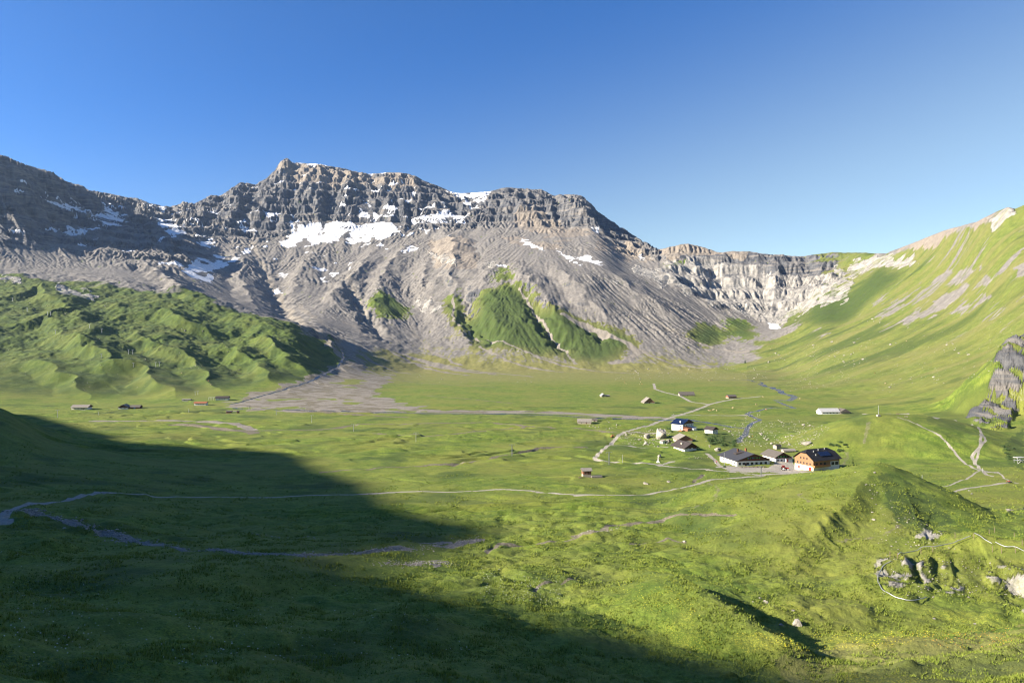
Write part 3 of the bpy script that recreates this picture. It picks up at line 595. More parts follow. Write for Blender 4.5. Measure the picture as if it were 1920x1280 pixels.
# ------------------------------------------------------------------ node helpers, ground material
class N:
    def __init__(s, name):
        s.m = bpy.data.materials.new(name); s.m.use_nodes = True; s.t = s.m.node_tree; s.t.nodes.clear()
        s.out = s.t.nodes.new('ShaderNodeOutputMaterial'); s.b = s.t.nodes.new('ShaderNodeBsdfPrincipled')
        s.t.links.new(s.b.outputs[0], s.out.inputs[0]); s.tc = None
    def n(s, ty): return s.t.nodes.new(ty)
    def l(s, a, b): s.t.links.new(a, b)
    def put(s, sock, v):
        if hasattr(v, 'links') or hasattr(v, 'is_output'): s.l(v, sock)
        elif isinstance(v, (tuple, list)) and len(v) == 3 and sock.type == 'RGBA': sock.default_value = (*v, 1)
        else: sock.default_value = v
    def pos(s):
        if not s.tc:
            g = s.n('ShaderNodeNewGeometry'); s.tc = g.outputs['Position']; s.geo = g
        return s.tc
    def obj(s): return s.n('ShaderNodeTexCoord').outputs['Object']
    def noise(s, scale, detail=4, rough=.6, vec=None, sc3=None):
        v = vec or s.pos()
        if sc3:
            m = s.n('ShaderNodeMapping'); s.l(v, m.inputs[0]); m.inputs['Scale'].default_value = sc3; v = m.outputs[0]
        x = s.n('ShaderNodeTexNoise'); s.l(v, x.inputs['Vector']); x.inputs['Scale'].default_value = scale
        x.inputs['Detail'].default_value = detail; x.inputs['Roughness'].default_value = rough
        return x.outputs['Fac']
    def mathn(s, op, a, b=0, c=None, clamp=False):
        x = s.n('ShaderNodeMath'); x.operation = op; x.use_clamp = clamp; s.put(x.inputs[0], a); s.put(x.inputs[1], b)
        if c is not None: s.put(x.inputs[2], c)
        return x.outputs[0]
    def rng(s, v, a, b, c=0.0, d=1.0):
        x = s.n('ShaderNodeMapRange'); s.put(x.inputs[0], v)
        for i, k in enumerate((a, b, c, d)): x.inputs[1+i].default_value = k
        return x.outputs[0]
    def mix(s, f, a, b, blend='MIX'):
        x = s.n('ShaderNodeMix'); x.data_type = 'RGBA'; x.blend_type = blend
        s.put(x.inputs[0], f); s.put(x.inputs[6], a); s.put(x.inputs[7], b); return x.outputs[2]
    def bump(s, h, dist, strength=1.0, nrm=None):
        x = s.n('ShaderNodeBump'); s.l(h, x.inputs['Height']); x.inputs['Distance'].default_value = dist; x.inputs['Strength'].default_value = strength
        if nrm: s.l(nrm, x.inputs['Normal'])
        s.l(x.outputs[0], s.b.inputs['Normal']); return x.outputs[0]
def ground_mat():
    g = N('ground_cover')
    att = []
    for nm in ('cover_a', 'cover_b', 'cover_c'):
        a = g.n('ShaderNodeAttribute'); a.attribute_name = nm
        s = g.n('ShaderNodeSeparateColor'); g.l(a.outputs['Color'], s.inputs[0]); att += [s.outputs[0], s.outputs[1], s.outputs[2], a.outputs['Alpha']]
    rock, scree, snow, white, path, water, lush, dry, ochre, gravel, dirt, flow = att
    f1 = g.noise(.9, 5, .65); f2 = g.noise(.09, 5, .6); f3 = g.noise(.014, 4, .6); f4 = g.noise(3.5, 3, .6)
    ms = g.mathn
    var = ms('ADD', ms('MULTIPLY', f1, .5), ms('MULTIPLY', f2, .5))
    grass = g.mix(g.rng(f2, .38, .62), (.088, .140, .016), (.170, .222, .030))
    f5 = g.noise(.28, 4, .65)
    grass = g.mix(g.rng(f5, .50, .68, 0, .6), grass, (.215, .245, .042))
    grass = g.mix(g.rng(f1, .55, .38, 0, .55), grass, (.040, .072, .008))
    grass = g.mix(g.rng(f4, .50, .36, 0, .45), grass, (.030, .050, .006))
    grass = g.mix(g.rng(f4, .58, .70, 0, .22), grass, (.28, .28, .07))
    grass = g.mix(g.rng(f3, .42, .62, 0, .5), grass, (.185, .178, .040))
    col = g.mix(ms('MULTIPLY', dry, .9), grass, g.mix(g.rng(var, .4, .6), (.150, .148, .042), (.215, .195, .072)))
    lushc = g.mix(g.rng(var, .4, .62), (.026, .050, .012), (.066, .096, .019))
    col = g.mix(ms('MULTIPLY', lush, g.rng(var, .38, .52, .72, 1)), col, lushc)
    col = g.mix(ms('MULTIPLY', flow, g.rng(f4, .52, .60, 0, .45)), col, (.40, .36, .035))
    def over(col, m, c, a=.30, k=.4):
        e = ms('ADD', m, ms('MULTIPLY', ms('SUBTRACT', f1, .5), k)); e = ms('ADD', e, ms('MULTIPLY', ms('SUBTRACT', f2, .5), k))
        return g.mix(g.rng(e, a, a+.22), col, c)
    screec = g.mix(g.rng(f2, .35, .65), (.132, .122, .110), (.222, .205, .184))
    screec = g.mix(g.rng(f1, .45, .7, 0, .5), screec, (.14, .13, .122))
    col = over(col, scree, screec)
    rockc = g.mix(g.rng(g.noise(.03, 6, .7), .35, .65), (.038, .043, .053), (.140, .138, .138))
    rockc = g.mix(g.rng(g.noise(.012, 5, .6, sc3=(.6, .6, 7)), .50, .60, 0, .7), rockc, (.20, .180, .158))
    col = over(col, rock, rockc)
    och = g.mix(g.rng(f2, .35, .65), (.17, .142, .115), (.255, .222, .182))
    col = over(col, ms('MULTIPLY', ochre, .8), och, .45)
    whc = g.mix(g.rng(g.noise(.05, 6, .7), .38, .6), (.18, .170, .154), (.36, .338, .300))
    whc = g.mix(g.rng(g.noise(.45, 5, .7), .5, .7, 0, .6), whc, (.22, .205, .19))
    col = over(col, white, whc)
    grc = g.mix(g.rng(f1, .35, .65), (.215, .187, .148), (.355, .315, .26))
    vo = g.n('ShaderNodeTexVoronoi'); g.l(g.pos(), vo.inputs['Vector']); vo.inputs['Scale'].default_value = 1.6
    grc = g.mix(g.rng(vo.outputs['Distance'], .2, .6, 0, .55), grc, (.10, .095, .09))
    col = over(col, gravel, grc)
    col = over(col, dirt, g.mix(g.rng(f1, .4, .6), (.105, .090, .062), (.185, .165, .118)), .45)
    col = over(col, path, g.mix(g.rng(f1, .3, .7), (.23, .21, .175), (.35, .32, .27)), .4, .25)
    col = over(col, water, (.030, .040, .052), .45, .25)
    sn = over(col, snow, g.mix(g.rng(f2, .3, .6), (.52, .53, .55), (.80, .80, .80)), .42, .35)
    g.l(sn, g.b.inputs['Base Color'])
    isw = g.rng(water, .4, .6)
    g.l(g.rng(isw, 0, 1, .95, .22), g.b.inputs['Roughness']); g.b.inputs['Specular IOR Level'].default_value = .25
    hs = ms('MAXIMUM', ms('MAXIMUM', rock, white), ms('MAXIMUM', ms('MULTIPLY', scree, .07), ms('MULTIPLY', gravel, .05)))
    big = g.noise(.035, 8, .70, sc3=(1.1, 1.1, .42))
    nb = g.n('ShaderNodeBump'); g.l(ms('MULTIPLY', big, hs), nb.inputs['Height']); nb.inputs['Distance'].default_value = 13; nb.inputs['Strength'].default_value = .6
    sm = ms('ADD', ms('MULTIPLY', f1, .55), ms('MULTIPLY', f4, .25))
    b2 = g.n('ShaderNodeBump'); g.l(sm, b2.inputs['Height']); b2.inputs['Distance'].default_value = .9; g.l(g.rng(isw, 0, 1, .8, .08), b2.inputs['Strength']); g.l(nb.outputs[0], b2.inputs['Normal'])
    g.l(b2.outputs[0], g.b.inputs['Normal'])
    return g.m
GM = ground_mat()
# ------------------------------------------------------------------ the ground, parted into the pieces of the landscape
def structure(o): o['kind'] = 'structure'; return o
def grid_mesh(name, idx, Xf, Yf, Zf, quads, attrs):
    used, inv = np.unique(quads, return_inverse=True)
    n = len(used); q = inv.reshape(-1, 4).astype(np.int32)
    me = bpy.data.meshes.new(name); me.vertices.add(n); me.loops.add(q.size); me.polygons.add(len(q))
    co = np.stack([Xf[used], Yf[used], Zf[used]], 1).astype(f32)
    me.vertices.foreach_set('co', co.ravel()); me.loops.foreach_set('vertex_index', q.ravel())
    me.polygons.foreach_set('loop_start', np.arange(0, q.size, 4, dtype=np.int32))
    me.polygons.foreach_set('loop_total', np.full(len(q), 4, np.int32))
    me.polygons.foreach_set('use_smooth', np.ones(len(q), bool))
    me.update(calc_edges=True)
    for nm, A in attrs.items():
        a = me.color_attributes.new(nm, 'FLOAT_COLOR', 'POINT'); a.data.foreach_set('color', np.ascontiguousarray(A[used], dtype=f32).ravel())
    me.materials.append(GM)
    o = bpy.data.objects.new(name, me); C.objects.link(o); return structure(o)
def pack(*a): return np.stack([np.clip(x, 0, 1).ravel() for x in a], 1).astype(f32)
ATT = {'cover_a': pack(rock, scree, snow, white), 'cover_b': pack(path, water, lush, dry), 'cover_c': pack(ochre, gravel, dirt, flow)}
V = vv()
ii = (np.arange(NR-1)[:, None]*NC+np.arange(NC-1)[None, :])
quads = np.stack([ii, ii+1, ii+NC+1, ii+NC], 2).reshape(-1, 4)
qf = Q[:-1, :-1].ravel(); uf = UU[:-1, :-1].ravel(); yf = Y[:-1, :-1].ravel()
reg = np.zeros(len(qf), np.int8)                       # 0 the alpine plain
reg[(qf < 5.3) & (uf < 1330+(yf-200)*.0)] = 1            # grassy foreground slope
k2 = (yf > 395) & (yf < 620) & (uf > 1495) & (V[:-1, :-1].ravel() < 915) & (zero()[:-1, :-1].ravel() == 0)
reg[(qf < 5.3) & (uf >= 1330)] = 2                       # near knolls
reg[k2 & (qf > 5.3)] = 3
reg[(qf >= 8.9) & (uf < 655)] = 4                        # green hills left
reg[(qf >= 9.9) & (uf >= 655) & (uf < 1330)] = 5         # massif
reg[(qf >= 12.2) & (uf < 655)] = 5
reg[(qf >= 13.0) & (uf < 345)] = 6                       # dark ridge left
reg[(qf >= 10.2) & (uf >= 1225) & (uf < 1600)] = 7       # limestone ridge
reg[(qf >= 8.4) & (uf >= 1480) & ((uf > 1600) | (qf < 12.0))] = 8
reg[(qf >= 10) & (qf < 12) & (uf >= 1440) & (uf <= 1600)] = 8
pth = (path[:-1, :-1].ravel() > .5); wat = (water[:-1, :-1].ravel() > .55); sno = (snow[:-1, :-1].ravel() > .5) & (qf > 11); grv = (gravel[:-1, :-1].ravel() > .55) & (qf < 10.2) & (qf > 5.5)
reg[grv] = 9; reg[sno] = 10; reg[wat] = 11; reg[pth & (qf < 9)] = 12
Xf, Yf, Zf = X.ravel(), Y.ravel(), Z.ravel()
for i, nm in enumerate(['plain', 'foreground_slope', 'near_hill', 'middle_hill', 'left_hill', 'mountain', 'left_mountain', 'limestone_ridge', 'right_slope', 'gravel_plain', 'snow', 'stream', 'path']):
    qd = quads[reg == i]
    if len(qd): grid_mesh(nm, None, Xf, Yf, Zf, qd, ATT)
# ------------------------------------------------------------------ land outside the picture, with the ridge whose shadow falls on the foreground
SH = [(1700,1262),(1500,1264),(1390,1246),(1220,1200),(1040,1165),(930,1118),(870,1106),(780,1090),(655,1068),(700,1050),(820,1031),(950,1003),(920,985),(760,955),(715,925),(690,905),(600,880),(565,850),(430,840),(330,832),(240,822),(150,802),(60,778),(0,766)]
sb, cb = math.sin(R(BETA)), math.cos(R(BETA)); TE = math.tan(R(SUN_EL)); T0 = 1150.0
prof = []
for u, v in SH:
    P = hit(u, v, 55, 900); a = -P.x*sb+P.y*cb; tP = -P.x*cb-P.y*sb
    prof.append((a, P.z+(T0-tP)*TE))
prof.sort(); pa = np.array(prof)
_a = np.linspace(pa[0, 0], pa[-1, 0], 160); _z = np.interp(_a, pa[:, 0], pa[:, 1]); _k = np.hanning(9); _z = np.convolve(np.pad(_z, 4, 'edge'), _k/_k.sum(), 'valid'); pa = np.stack([_a, _z], 1)
ang = []                                                 # azimuths outside the fan, clockwise from the right edge
th0 = math.atan((float(ucol[-1])-960)/F); th1 = math.atan((float(ucol[0])-960)/F)+2*math.pi
na = 380; th = np.linspace(th0, th1, na)
ro = np.concatenate([rows[:4], np.arange(42, 2600, 9.0), np.arange(2600, 5000, 40)])
Rr = ro[:, None]/math.cos(th0)*np.ones((1, na))
TH = th[None, :]*np.ones((len(ro), 1))
Xo = Rr*np.sin(TH); Yo = Rr*np.cos(TH)
zr = np.interp(ro, rows, Z[:, -1]); zl = np.interp(ro, rows, Z[:, 0])
tt = (th-th0)/(th1-th0)
wr_ = np.clip(1-tt/.30, 0, 1)[None, :]; wl_ = np.clip((tt-.70)/.30, 0, 1)[None, :]
wr_ = wr_*wr_*(3-2*wr_); wl_ = wl_*wl_*(3-2*wl_)
zb = 84+.33*Rr-.00008*Rr*Rr*(Rr < 2000)-.16*(Rr-1000)*(Rr > 2000)
Zo = zr[:, None]*wr_+zl[:, None]*wl_+zb*(1-wr_-wl_)
ao = -Xo*sb+Yo*cb; to = -Xo*cb-Yo*sb
cr = np.interp(ao, np.concatenate([[pa[0, 0]-900, pa[0, 0]-60], pa[:, 0], [pa[-1, 0]+60, pa[-1, 0]+260]]), np.concatenate([[pa[0, 1]*.8, pa[0, 1]+15], pa[:, 1], [pa[-1, 1]-70, -300]]))
dd = np.abs(to-T0); shp = cr-np.maximum(dd-3, 0)*.86
far = sstep(th1-.06, th1-.2, TH)*sstep(math.pi, math.pi+.3, TH)
Zo = np.where((shp > Zo) & (TH > math.pi), Zo+(shp-Zo)*sstep(0, .05, th1-TH), Zo)
Zo = Zo+(18*fbm(Xo.astype(f32), Yo.astype(f32), 160, 4, 211)*sstep(0, .12, th1-TH)*sstep(0, .12, TH-th0)*sstep(40, 260, dd)*sstep(60, 400, Rr))
LR = [(-2420, 3150), (-2470, 2800), (-2560, 2350), (-2760, 2050), (-3100, 1850)]  # unseen ridge, raised so that its shadow covers the left mountain
dl, tl, _s = seg_dist(Xo.astype(f32), Yo.astype(f32), LR)
zlr = np.interp(tl, range(5), [1050, 1070, 960, 700, 400])-np.maximum(dl-8, 0)*1.05
Zo = np.where((zlr > Zo) & (Xo < 0), Zo+(zlr-Zo)*sstep(0, .035, th1-TH), Zo)
no = na; io = (np.arange(len(ro)-1)[:, None]*no+np.arange(no-1)[None, :])
qo = np.stack([io, io+1, io+no+1, io+no], 2).reshape(-1, 4)
zer = np.zeros(Xo.shape); sc2 = sstep(700, 1300, Zo*2.2)
grid_mesh('hillside', None, Xo.ravel(), Yo.ravel(), Zo.ravel(), qo, {'cover_a': pack(zer, sc2, zer, zer), 'cover_b': pack(zer, zer, zer, zer+.3), 'cover_c': pack(zer, zer, zer, zer)})

# ------------------------------------------------------------------ the air between the camera and the far mountains
def haze_box():
    z0 = float(min(Z.min(), Zo.min()))-1; z1 = float(max(Z.max(), Zo.max()))+60
    x0, x1 = -6400, 6400; y0, y1 = -6400, 6400
    me = bpy.data.meshes.new('haze')
    me.from_pydata([(x, y, z) for z in (z0, z1) for y in (y0, y1) for x in (x0, x1)], [], [(0, 2, 3, 1), (4, 5, 7, 6), (0, 1, 5, 4), (2, 6, 7, 3), (0, 4, 6, 2), (1, 3, 7, 5)])
    m = bpy.data.materials.new('haze'); m.use_nodes = True; t = m.node_tree; t.nodes.clear()
    o = t.nodes.new('ShaderNodeOutputMaterial'); v = t.nodes.new('ShaderNodeVolumePrincipled')
    v.inputs['Color'].default_value = (.50, .70, 1.0, 1); v.inputs['Density'].default_value = HAZE; v.inputs['Anisotropy'].default_value = .5
    t.links.new(v.outputs[0], o.inputs['Volume']); me.materials.append(m)
    ob = bpy.data.objects.new('haze', me); C.objects.link(ob); ob['kind'] = 'stuff'
HAZE = 2.4e-5
haze_box()

# ------------------------------------------------------------------ small kit for things
import bmesh
def flat(name, col, rough=.8, var=.25, scale=1.5, metal=0.0, bump=.0, col2=None, obj=True, stretch=None):
    g = N(name); c2 = col2 or tuple(c*(1-var) for c in col)
    v = g.obj() if obj else g.pos()
    n = g.noise(scale, 5, .65, vec=v, sc3=stretch)
    g.l(g.mix(g.rng(n, .38, .62), c2, col), g.b.inputs['Base Color'])
    g.b.inputs['Roughness'].default_value = rough; g.b.inputs['Metallic'].default_value = metal; g.b.inputs['Specular IOR Level'].default_value = .3
    if bump: g.bump(n, bump)
    return g.m
M = dict(
 plaster=flat('white_plaster', (.74,.72,.68), .9, .12, .6), plaster_grey=flat('grey_plaster', (.50,.48,.45), .9, .2, .6),
 larch=flat('orange_larch_boards', (.30,.165,.085), .7, .35, 2.0, stretch=(1,1,7)), brown=flat('dark_brown_boards', (.13,.065,.038), .8, .4, 2.0, stretch=(1,1,6)),
 redwood=flat('weathered_red_boards', (.30,.14,.09), .8, .4, 2.0, stretch=(1,1,6)), slate=flat('dark_roof_sheet', (.055,.055,.060), .55, .25, 1.2, bump=.04),
 slate_warm=flat('brown_black_roof', (.060,.048,.044), .7, .3, 1.2, bump=.04), shingle=flat('silvered_shingles', (.26,.235,.205), .9, .4, 2.2, bump=.08),
 darkshingle=flat('dark_old_shingles', (.13,.115,.10), .9, .4, 2.2, bump=.08), tin=flat('pale_tin_roof', (.50,.49,.47), .5, .2, .8, .2), rust=flat('rusty_roof', (.34,.13,.06), .8, .4, 1.4),
 solar=flat('solar_glass', (.012,.020,.055), .12, .3, 3), glass=flat('window_glass', (.03,.035,.04), .15, .3, 3), green=flat('green_shutter_paint', (.05,.30,.06), .6, .2, 4), blue=flat('blue_shutter_paint', (.05,.18,.40), .6, .2, 4),
 red=flat('red_paint', (.42,.035,.02), .5, .2, 4), stone=flat('dry_stone_wall', (.42,.37,.31), .95, .45, 3, bump=.1), metal=flat('galvanised_steel', (.42,.43,.44), .45, .2, 3, .6), wood=flat('grey_timber', (.22,.17,.12), .85, .35, 3),
 tyre=flat('black_rubber', (.02,.02,.02), .8, .2, 5), orange=flat('orange_paint', (.38,.17,.065), .5, .2, 4), white=flat('white_paint', (.78,.77,.75), .5, .06, 3), cream=flat('cream_coat', (.55,.42,.27), .9, .3, 1.2), tan=flat('tan_coat', (.40,.22,.10), .9, .35, 1.2),
 skin=flat('skin', (.45,.28,.20), .6, .1, 5), jeans=flat('dark_trousers', (.05,.06,.09), .9, .2, 5), jred=flat('red_jacket', (.55,.03,.03), .8, .2, 5), jwhite=flat('white_shirt', (.7,.7,.7), .8, .1, 5), hair=flat('brown_hair', (.06,.04,.03), .8, .2, 9))
def rock_mat():
    g = N('boulder_limestone'); o = g.obj()
    a = g.noise(.6, 6, .7, vec=o); b = g.noise(3, 5, .7, vec=o)
    c = g.mix(g.rng(a, .35, .6), (.15,.138,.118), (.36,.33,.285)); c = g.mix(g.rng(b, .52, .68, 0, .7), c, (.16,.145,.12))
    g.l(c, g.b.inputs['Base Color']); g.b.inputs['Roughness'].default_value = .95; g.bump(b, .25); return g.m
M['rock'] = rock_mat()
def leaf_mat(name, a, b):
    g = N(name); n = g.noise(1.2, 3, .6)
    g.l(g.mix(g.rng(n, .35, .65), a, b), g.b.inputs['Base Color']); g.b.inputs['Roughness'].default_value = .7; return g.m
M['leaf'] = leaf_mat('shrub_leaves', (.020,.048,.010), (.055,.105,.018)); M['conifer'] = leaf_mat('fir_needles', (.012,.030,.010), (.03,.06,.015))
def tag(o, label, cat, group=None):
    o['label'] = label; o['category'] = cat
    if group: o['group'] = group
    return o
def empty(name, loc, rz=0):
    o = bpy.data.objects.new(name, None); C.objects.link(o); o.location = loc; o.rotation_euler = (0, 0, rz); o.empty_display_size = .5; return o
class MB:
    def __init__(s): s.bm = bmesh.new()
    def poly(s, pts): return s.bm.faces.new([s.bm.verts.new(p) for p in pts])
    def box(s, x0, x1, y0, y1, z0, z1):
        v = [s.bm.verts.new((x, y, z)) for z in (z0, z1) for y in (y0, y1) for x in (x0, x1)]
        for f in ((0,2,3,1),(4,5,7,6),(0,1,5,4),(2,6,7,3),(0,4,6,2),(1,3,7,5)): s.bm.faces.new([v[i] for i in f])
        return s
    def hull(s, base, top):
        n = len(base); a = [s.bm.verts.new(p) for p in base]; b = [s.bm.verts.new(p) for p in top]
        for i in range(n): s.bm.faces.new([a[i], a[(i+1) % n], b[(i+1) % n], b[i]])
        s.bm.faces.new(a[::-1]); s.bm.faces.new(b); return s
    def tube(s, p, q, r, r2=None, n=6):
        p = Vector(p); q = Vector(q); d = (q-p).normalized(); u = d.orthogonal().normalized(); w_ = d.cross(u); r2 = r if r2 is None else r2
        ring = lambda c, rr: [c+u*rr*math.cos(2*math.pi*i/n)+w_*rr*math.sin(2*math.pi*i/n) for i in range(n)]
        return s.hull(ring(p, r), ring(q, r2))
    def path(s, pts, r, n=7):
        prev = None
        for i, p in enumerate(pts):
            p = Vector(p); d = (Vector(pts[min(i+1, len(pts)-1)])-Vector(pts[max(i-1, 0)])).normalized()
            u = d.cross(Vector((0, 0, 1))).normalized(); w_ = u.cross(d)
            ring = [s.bm.verts.new(p+u*r*math.cos(2*math.pi*k/n)+w_*r*math.sin(2*math.pi*k/n)) for k in range(n)]
            if prev:
                for k in range(n): s.bm.faces.new([prev[k], prev[(k+1) % n], ring[(k+1) % n], ring[k]])
            else: s.bm.faces.new(ring)
            prev = ring
        s.bm.faces.new(prev[::-1]); return s
    def build(s, name, mat, parent=None, smooth=False, solid=0):
        if solid: bmesh.ops.solidify(s.bm, geom=s.bm.faces[:], thickness=solid)
        bmesh.ops.recalc_face_normals(s.bm, faces=s.bm.faces[:])
        me = bpy.data.meshes.new(name); s.bm.to_mesh(me); s.bm.free(); me.materials.append(M[mat] if isinstance(mat, str) else mat)
        if smooth: me.polygons.foreach_set('use_smooth', [True]*len(me.polygons))
        o = bpy.data.objects.new(name, me); C.objects.link(o); o.parent = parent; return o
def on(u, v, ymin=60): return hit(u, v, ymin, 2600)
def house(name, uv, yaw, X_, Y_, h1, eave, ridge_, label, cat='house', axis='y', low='plaster', up='brown', roof='slate', ov=1.0, win=(), door=(), chim=(), hip=0, k=1.0, ymin=300, group=None, sink=0):
    p = on(*uv, ymin); rz = R(yaw)
    # stand on the lowest... mean ground under the corners
    zc = [zat(p.x+a*math.cos(rz)-b*math.sin(rz), p.y+a*math.sin(rz)+b*math.cos(rz)) for a, b in ((0, 0), (X_, 0), (X_, Y_), (0, Y_))]
    root = empty(name, (p.x, p.y, min(p.z, sum(zc)/4+.5)-sink), rz)
    tag(root, label, cat, group)
    Lr, Ws = (X_, Y_) if axis == 'x' else (Y_, X_)
    P = (lambda a, b, z: (a, b, z)) if axis == 'x' else (lambda a, b, z: (b, a, z))
    MB().hull([P(0,0,-5), P(Lr,0,-5), P(Lr,Ws,-5), P(0,Ws,-5)], [P(0,0,h1), P(Lr,0,h1), P(Lr,Ws,h1), P(0,Ws,h1)]).build('wall', low, root)
    mid = Ws/2; pitch = (ridge_-eave)/(mid+ov)
    ez = eave+pitch*ov-.05                       # wall top under the roof
    e = .04
    m = MB()
    prof = [(-e, h1), (-e, ez-.1), (mid, ridge_-.3), (Ws+e, ez-.1), (Ws+e, h1)]
    if hip: hz = ridge_-hip*.75; hb = mid-(ridge_-hz)/pitch; prof = [(-e, h1), (-e, ez-.1), (hb, hz-.3), (Ws-hb, hz-.3), (Ws+e, ez-.1), (Ws+e, h1)]
    m.hull([P(-e, b, z) for b, z in prof], [P(Lr+e, b, z) for b, z in prof]); m.build('upper_wall', up, root)
    m = MB(); t = .28
    if not hip:
        for sg in (0, 1):
            b0 = -ov if sg == 0 else Ws+ov
            m.hull([P(-ov, b0, eave-t), P(Lr+ov, b0, eave-t), P(Lr+ov, mid, ridge_-t), P(-ov, mid, ridge_-t)], [P(-ov, b0, eave), P(Lr+ov, b0, eave), P(Lr+ov, mid, ridge_), P(-ov, mid, ridge_)])
    else:
        hz = ridge_-hip*.75; hb = (ridge_-hz)/pitch
        A = [P(-ov, -ov, eave), P(Lr+ov, -ov, eave), P(Lr+ov, mid-hb, hz), P(Lr-hip, mid, ridge_), P(hip, mid, ridge_), P(-ov, mid-hb, hz), P(-ov, mid+hb, hz), P(-ov, Ws+ov, eave), P(Lr+ov, Ws+ov, eave), P(Lr+ov, mid+hb, hz)]
        V_ = [m.bm.verts.new(q) for q in A]
        for f in ((0,1,2,3,4,5), (7,6,4,3,9,8), (5,4,6), (2,9,3)): m.bm.faces.new([V_[i] for i in f])
    rf = m.build('roof', roof, root, solid=(-.28 if hip else 0))
    def pane(nm, face, a, z, w_, h_, mat, dpt=.06):
        q = MB()
        if face == 'x': q.box(a-w_/2, a+w_/2, -dpt-.05, .0, z, z+h_)
        elif face == 'y': q.box(-dpt-.05, .0, a-w_/2, a+w_/2, z, z+h_)
        elif face == 'X': q.box(a-w_/2, a+w_/2, Y_, Y_+dpt+.05, z, z+h_)
        else: q.box(X_, X_+dpt+.05, a-w_/2, a+w_/2, z, z+h_)
        return q.build(nm, mat, root)
    for wd in win: pane('window', *wd[:5], wd[5] if len(wd) > 5 else 'glass')
    for wd in door: pane('door', *wd[:5], wd[5] if len(wd) > 5 else 'brown')
    for a, b, hh, mt in chim:
        c = MB(); c.box(a-.5, a+.5, b-.5, b+.5, eave, hh); c.box(a-.62, a+.62, b-.62, b+.62, hh, hh+.2); c.build('chimney', mt, rf)
    root.scale = (k, k, k)
    return root, rf
# ------------------------------------------------------------------ the hamlet
h, rf = house('chalet', (1525,882.5), 24, 23, 15, 2.9, 6.6, 12.9, 'large chalet with steep black half hipped roof, orange boarded gable and white ground floor', 'chalet', 'x', up='larch', roof='slate', ov=1.3, hip=2.6, ymin=420,
  win=[('y', b, 3.7, .9, 1.2) for b in (2.5, 5, 7.5, 10, 12.5)]+[('y', b, 6.8, .9, 1.2) for b in (5, 7.5, 10)]+[('x', a, 3.7, 1.6, 1.5) for a in (3, 6.5, 10)], door=[('y', 11.5, .1, 1.3, 2.1, 'red'), ('y', 2.6, .1, 2.0, 2.2, 'red')])
b = MB(); b.box(-.9, 13, -2.0, -1.85, 2.9, 4.0); b.box(-.9, 13, -2.0, .0, 2.65, 2.9); b.box(-1.0, -.85, -2.0, 0, 2.9, 4.0); b.build('balcony', 'orange', h)
b = MB(); b.box(15, 22, -.18, -.02, 2.9, 5.4); b.build('door', 'plaster', h)
b = MB(); b.box(15.6, 18.2, -.26, -.16, 3.0, 5.0); b.box(19, 21.6, -.26, -.16, 3.0, 5.0); b.build('window', 'glass', h)
pit = (12.9-6.6)/(7.5+1.3)
pz = lambda y_: 6.6+(y_+1.3)*pit
b = MB(); b.hull([(8, 1.2, pz(1.2)+.5), (17.5, 1.2, pz(1.2)+.5), (17.5, 4.4, pz(4.4)+.35), (8, 4.4, pz(4.4)+.35)], [(8, 1.2, pz(1.2)+.65), (17.5, 1.2, pz(1.2)+.65), (17.5, 4.4, pz(4.4)+.5), (8, 4.4, pz(4.4)+.5)]); b.build('solar_panel', 'solar', rf)
for a, y_ in ((6, 5.2), (11, 6.0), (5.2, 2.6), (17, 6.4)):
    b = MB(); b.box(a-.25, a+.25, y_-.25, y_+.25, pz(y_)-.2, pz(y_)+.9); b.build('vent_pipe', 'metal', rf)
shut = [('x', a, 4.6, .55, 1.3, c) for a, c in ((8, 'green'), (8.8, 'blue'), (10.2, 'green'), (11.6, 'blue'), (12.6, 'green'), (14.2, 'green'), (15.4, 'green'), (16.8, 'green'))]
h, rf = house('inn', (1382,874), 11, 24.5, 24, 3.4, 3.9, 8.4, 'low wide inn with shallow dark roof, brown gable and rows of green shutters', 'inn', 'y', up='brown', roof='slate', ov=1.6, ymin=420,
  win=[('x', a, .9, 1.7, 1.5) for a in (2, 5, 8, 11.2, 14.5, 18, 21.5)]+[('x', a, 4.6, .8, 1.2) for a in (9.5, 11, 13.4, 16.1)]+[('y', b, 1.0, 1.2, 1.3) for b in (3, 7, 11, 15, 19)]+shut, door=[('x', 6.5, 0, 1.1, 2.2)], chim=[(9, 15, 9.3, 'brown'), (14, 13, 9.8, 'rust')])
b = MB(); b.box(8.5, 16.8, -.45, -.12, 4.25, 4.5); b.build('flower_box', 'red', h)
b = MB(); b.hull([(5,10,6.4),(10,9,7.6),(10,13,7.6),(5,14,6.4)], [(5,10,7.0),(10,9,8.2),(10,13,8.2),(5,14,7.0)]); b.build('roof_hatch', 'slate_warm', rf)
house('guest_house', (1454,867), 14, 11, 15, 2.8, 3.7, 7.2, 'brown boarded guest house with green shutters between the inn and the large chalet', 'house', 'y', up='brown', roof='darkshingle', ov=1.3, ymin=430,
  win=[('x', a, 3.5, .9, 1.1) for a in (3.2, 5.6, 8)]+[('x', a, 3.5, .5, 1.1, 'green') for a in (2.4, 4.1, 4.8, 6.5, 7.2, 8.9)]+[('x', a, .9, 1.2, 1.1) for a in (2, 5, 8)], door=[('x', 9.8, 0, 1.0, 2.1, 'red')])
house('shed', (1474,866), 14, 5, 5, 2.4, 2.5, 3.1, 'small white flat roofed shed attached beside the guest house', 'shed', 'x', up='plaster', roof='slate_warm', ov=.4, ymin=440, door=[('x', 1.2, 0, 1, 2, 'red')])
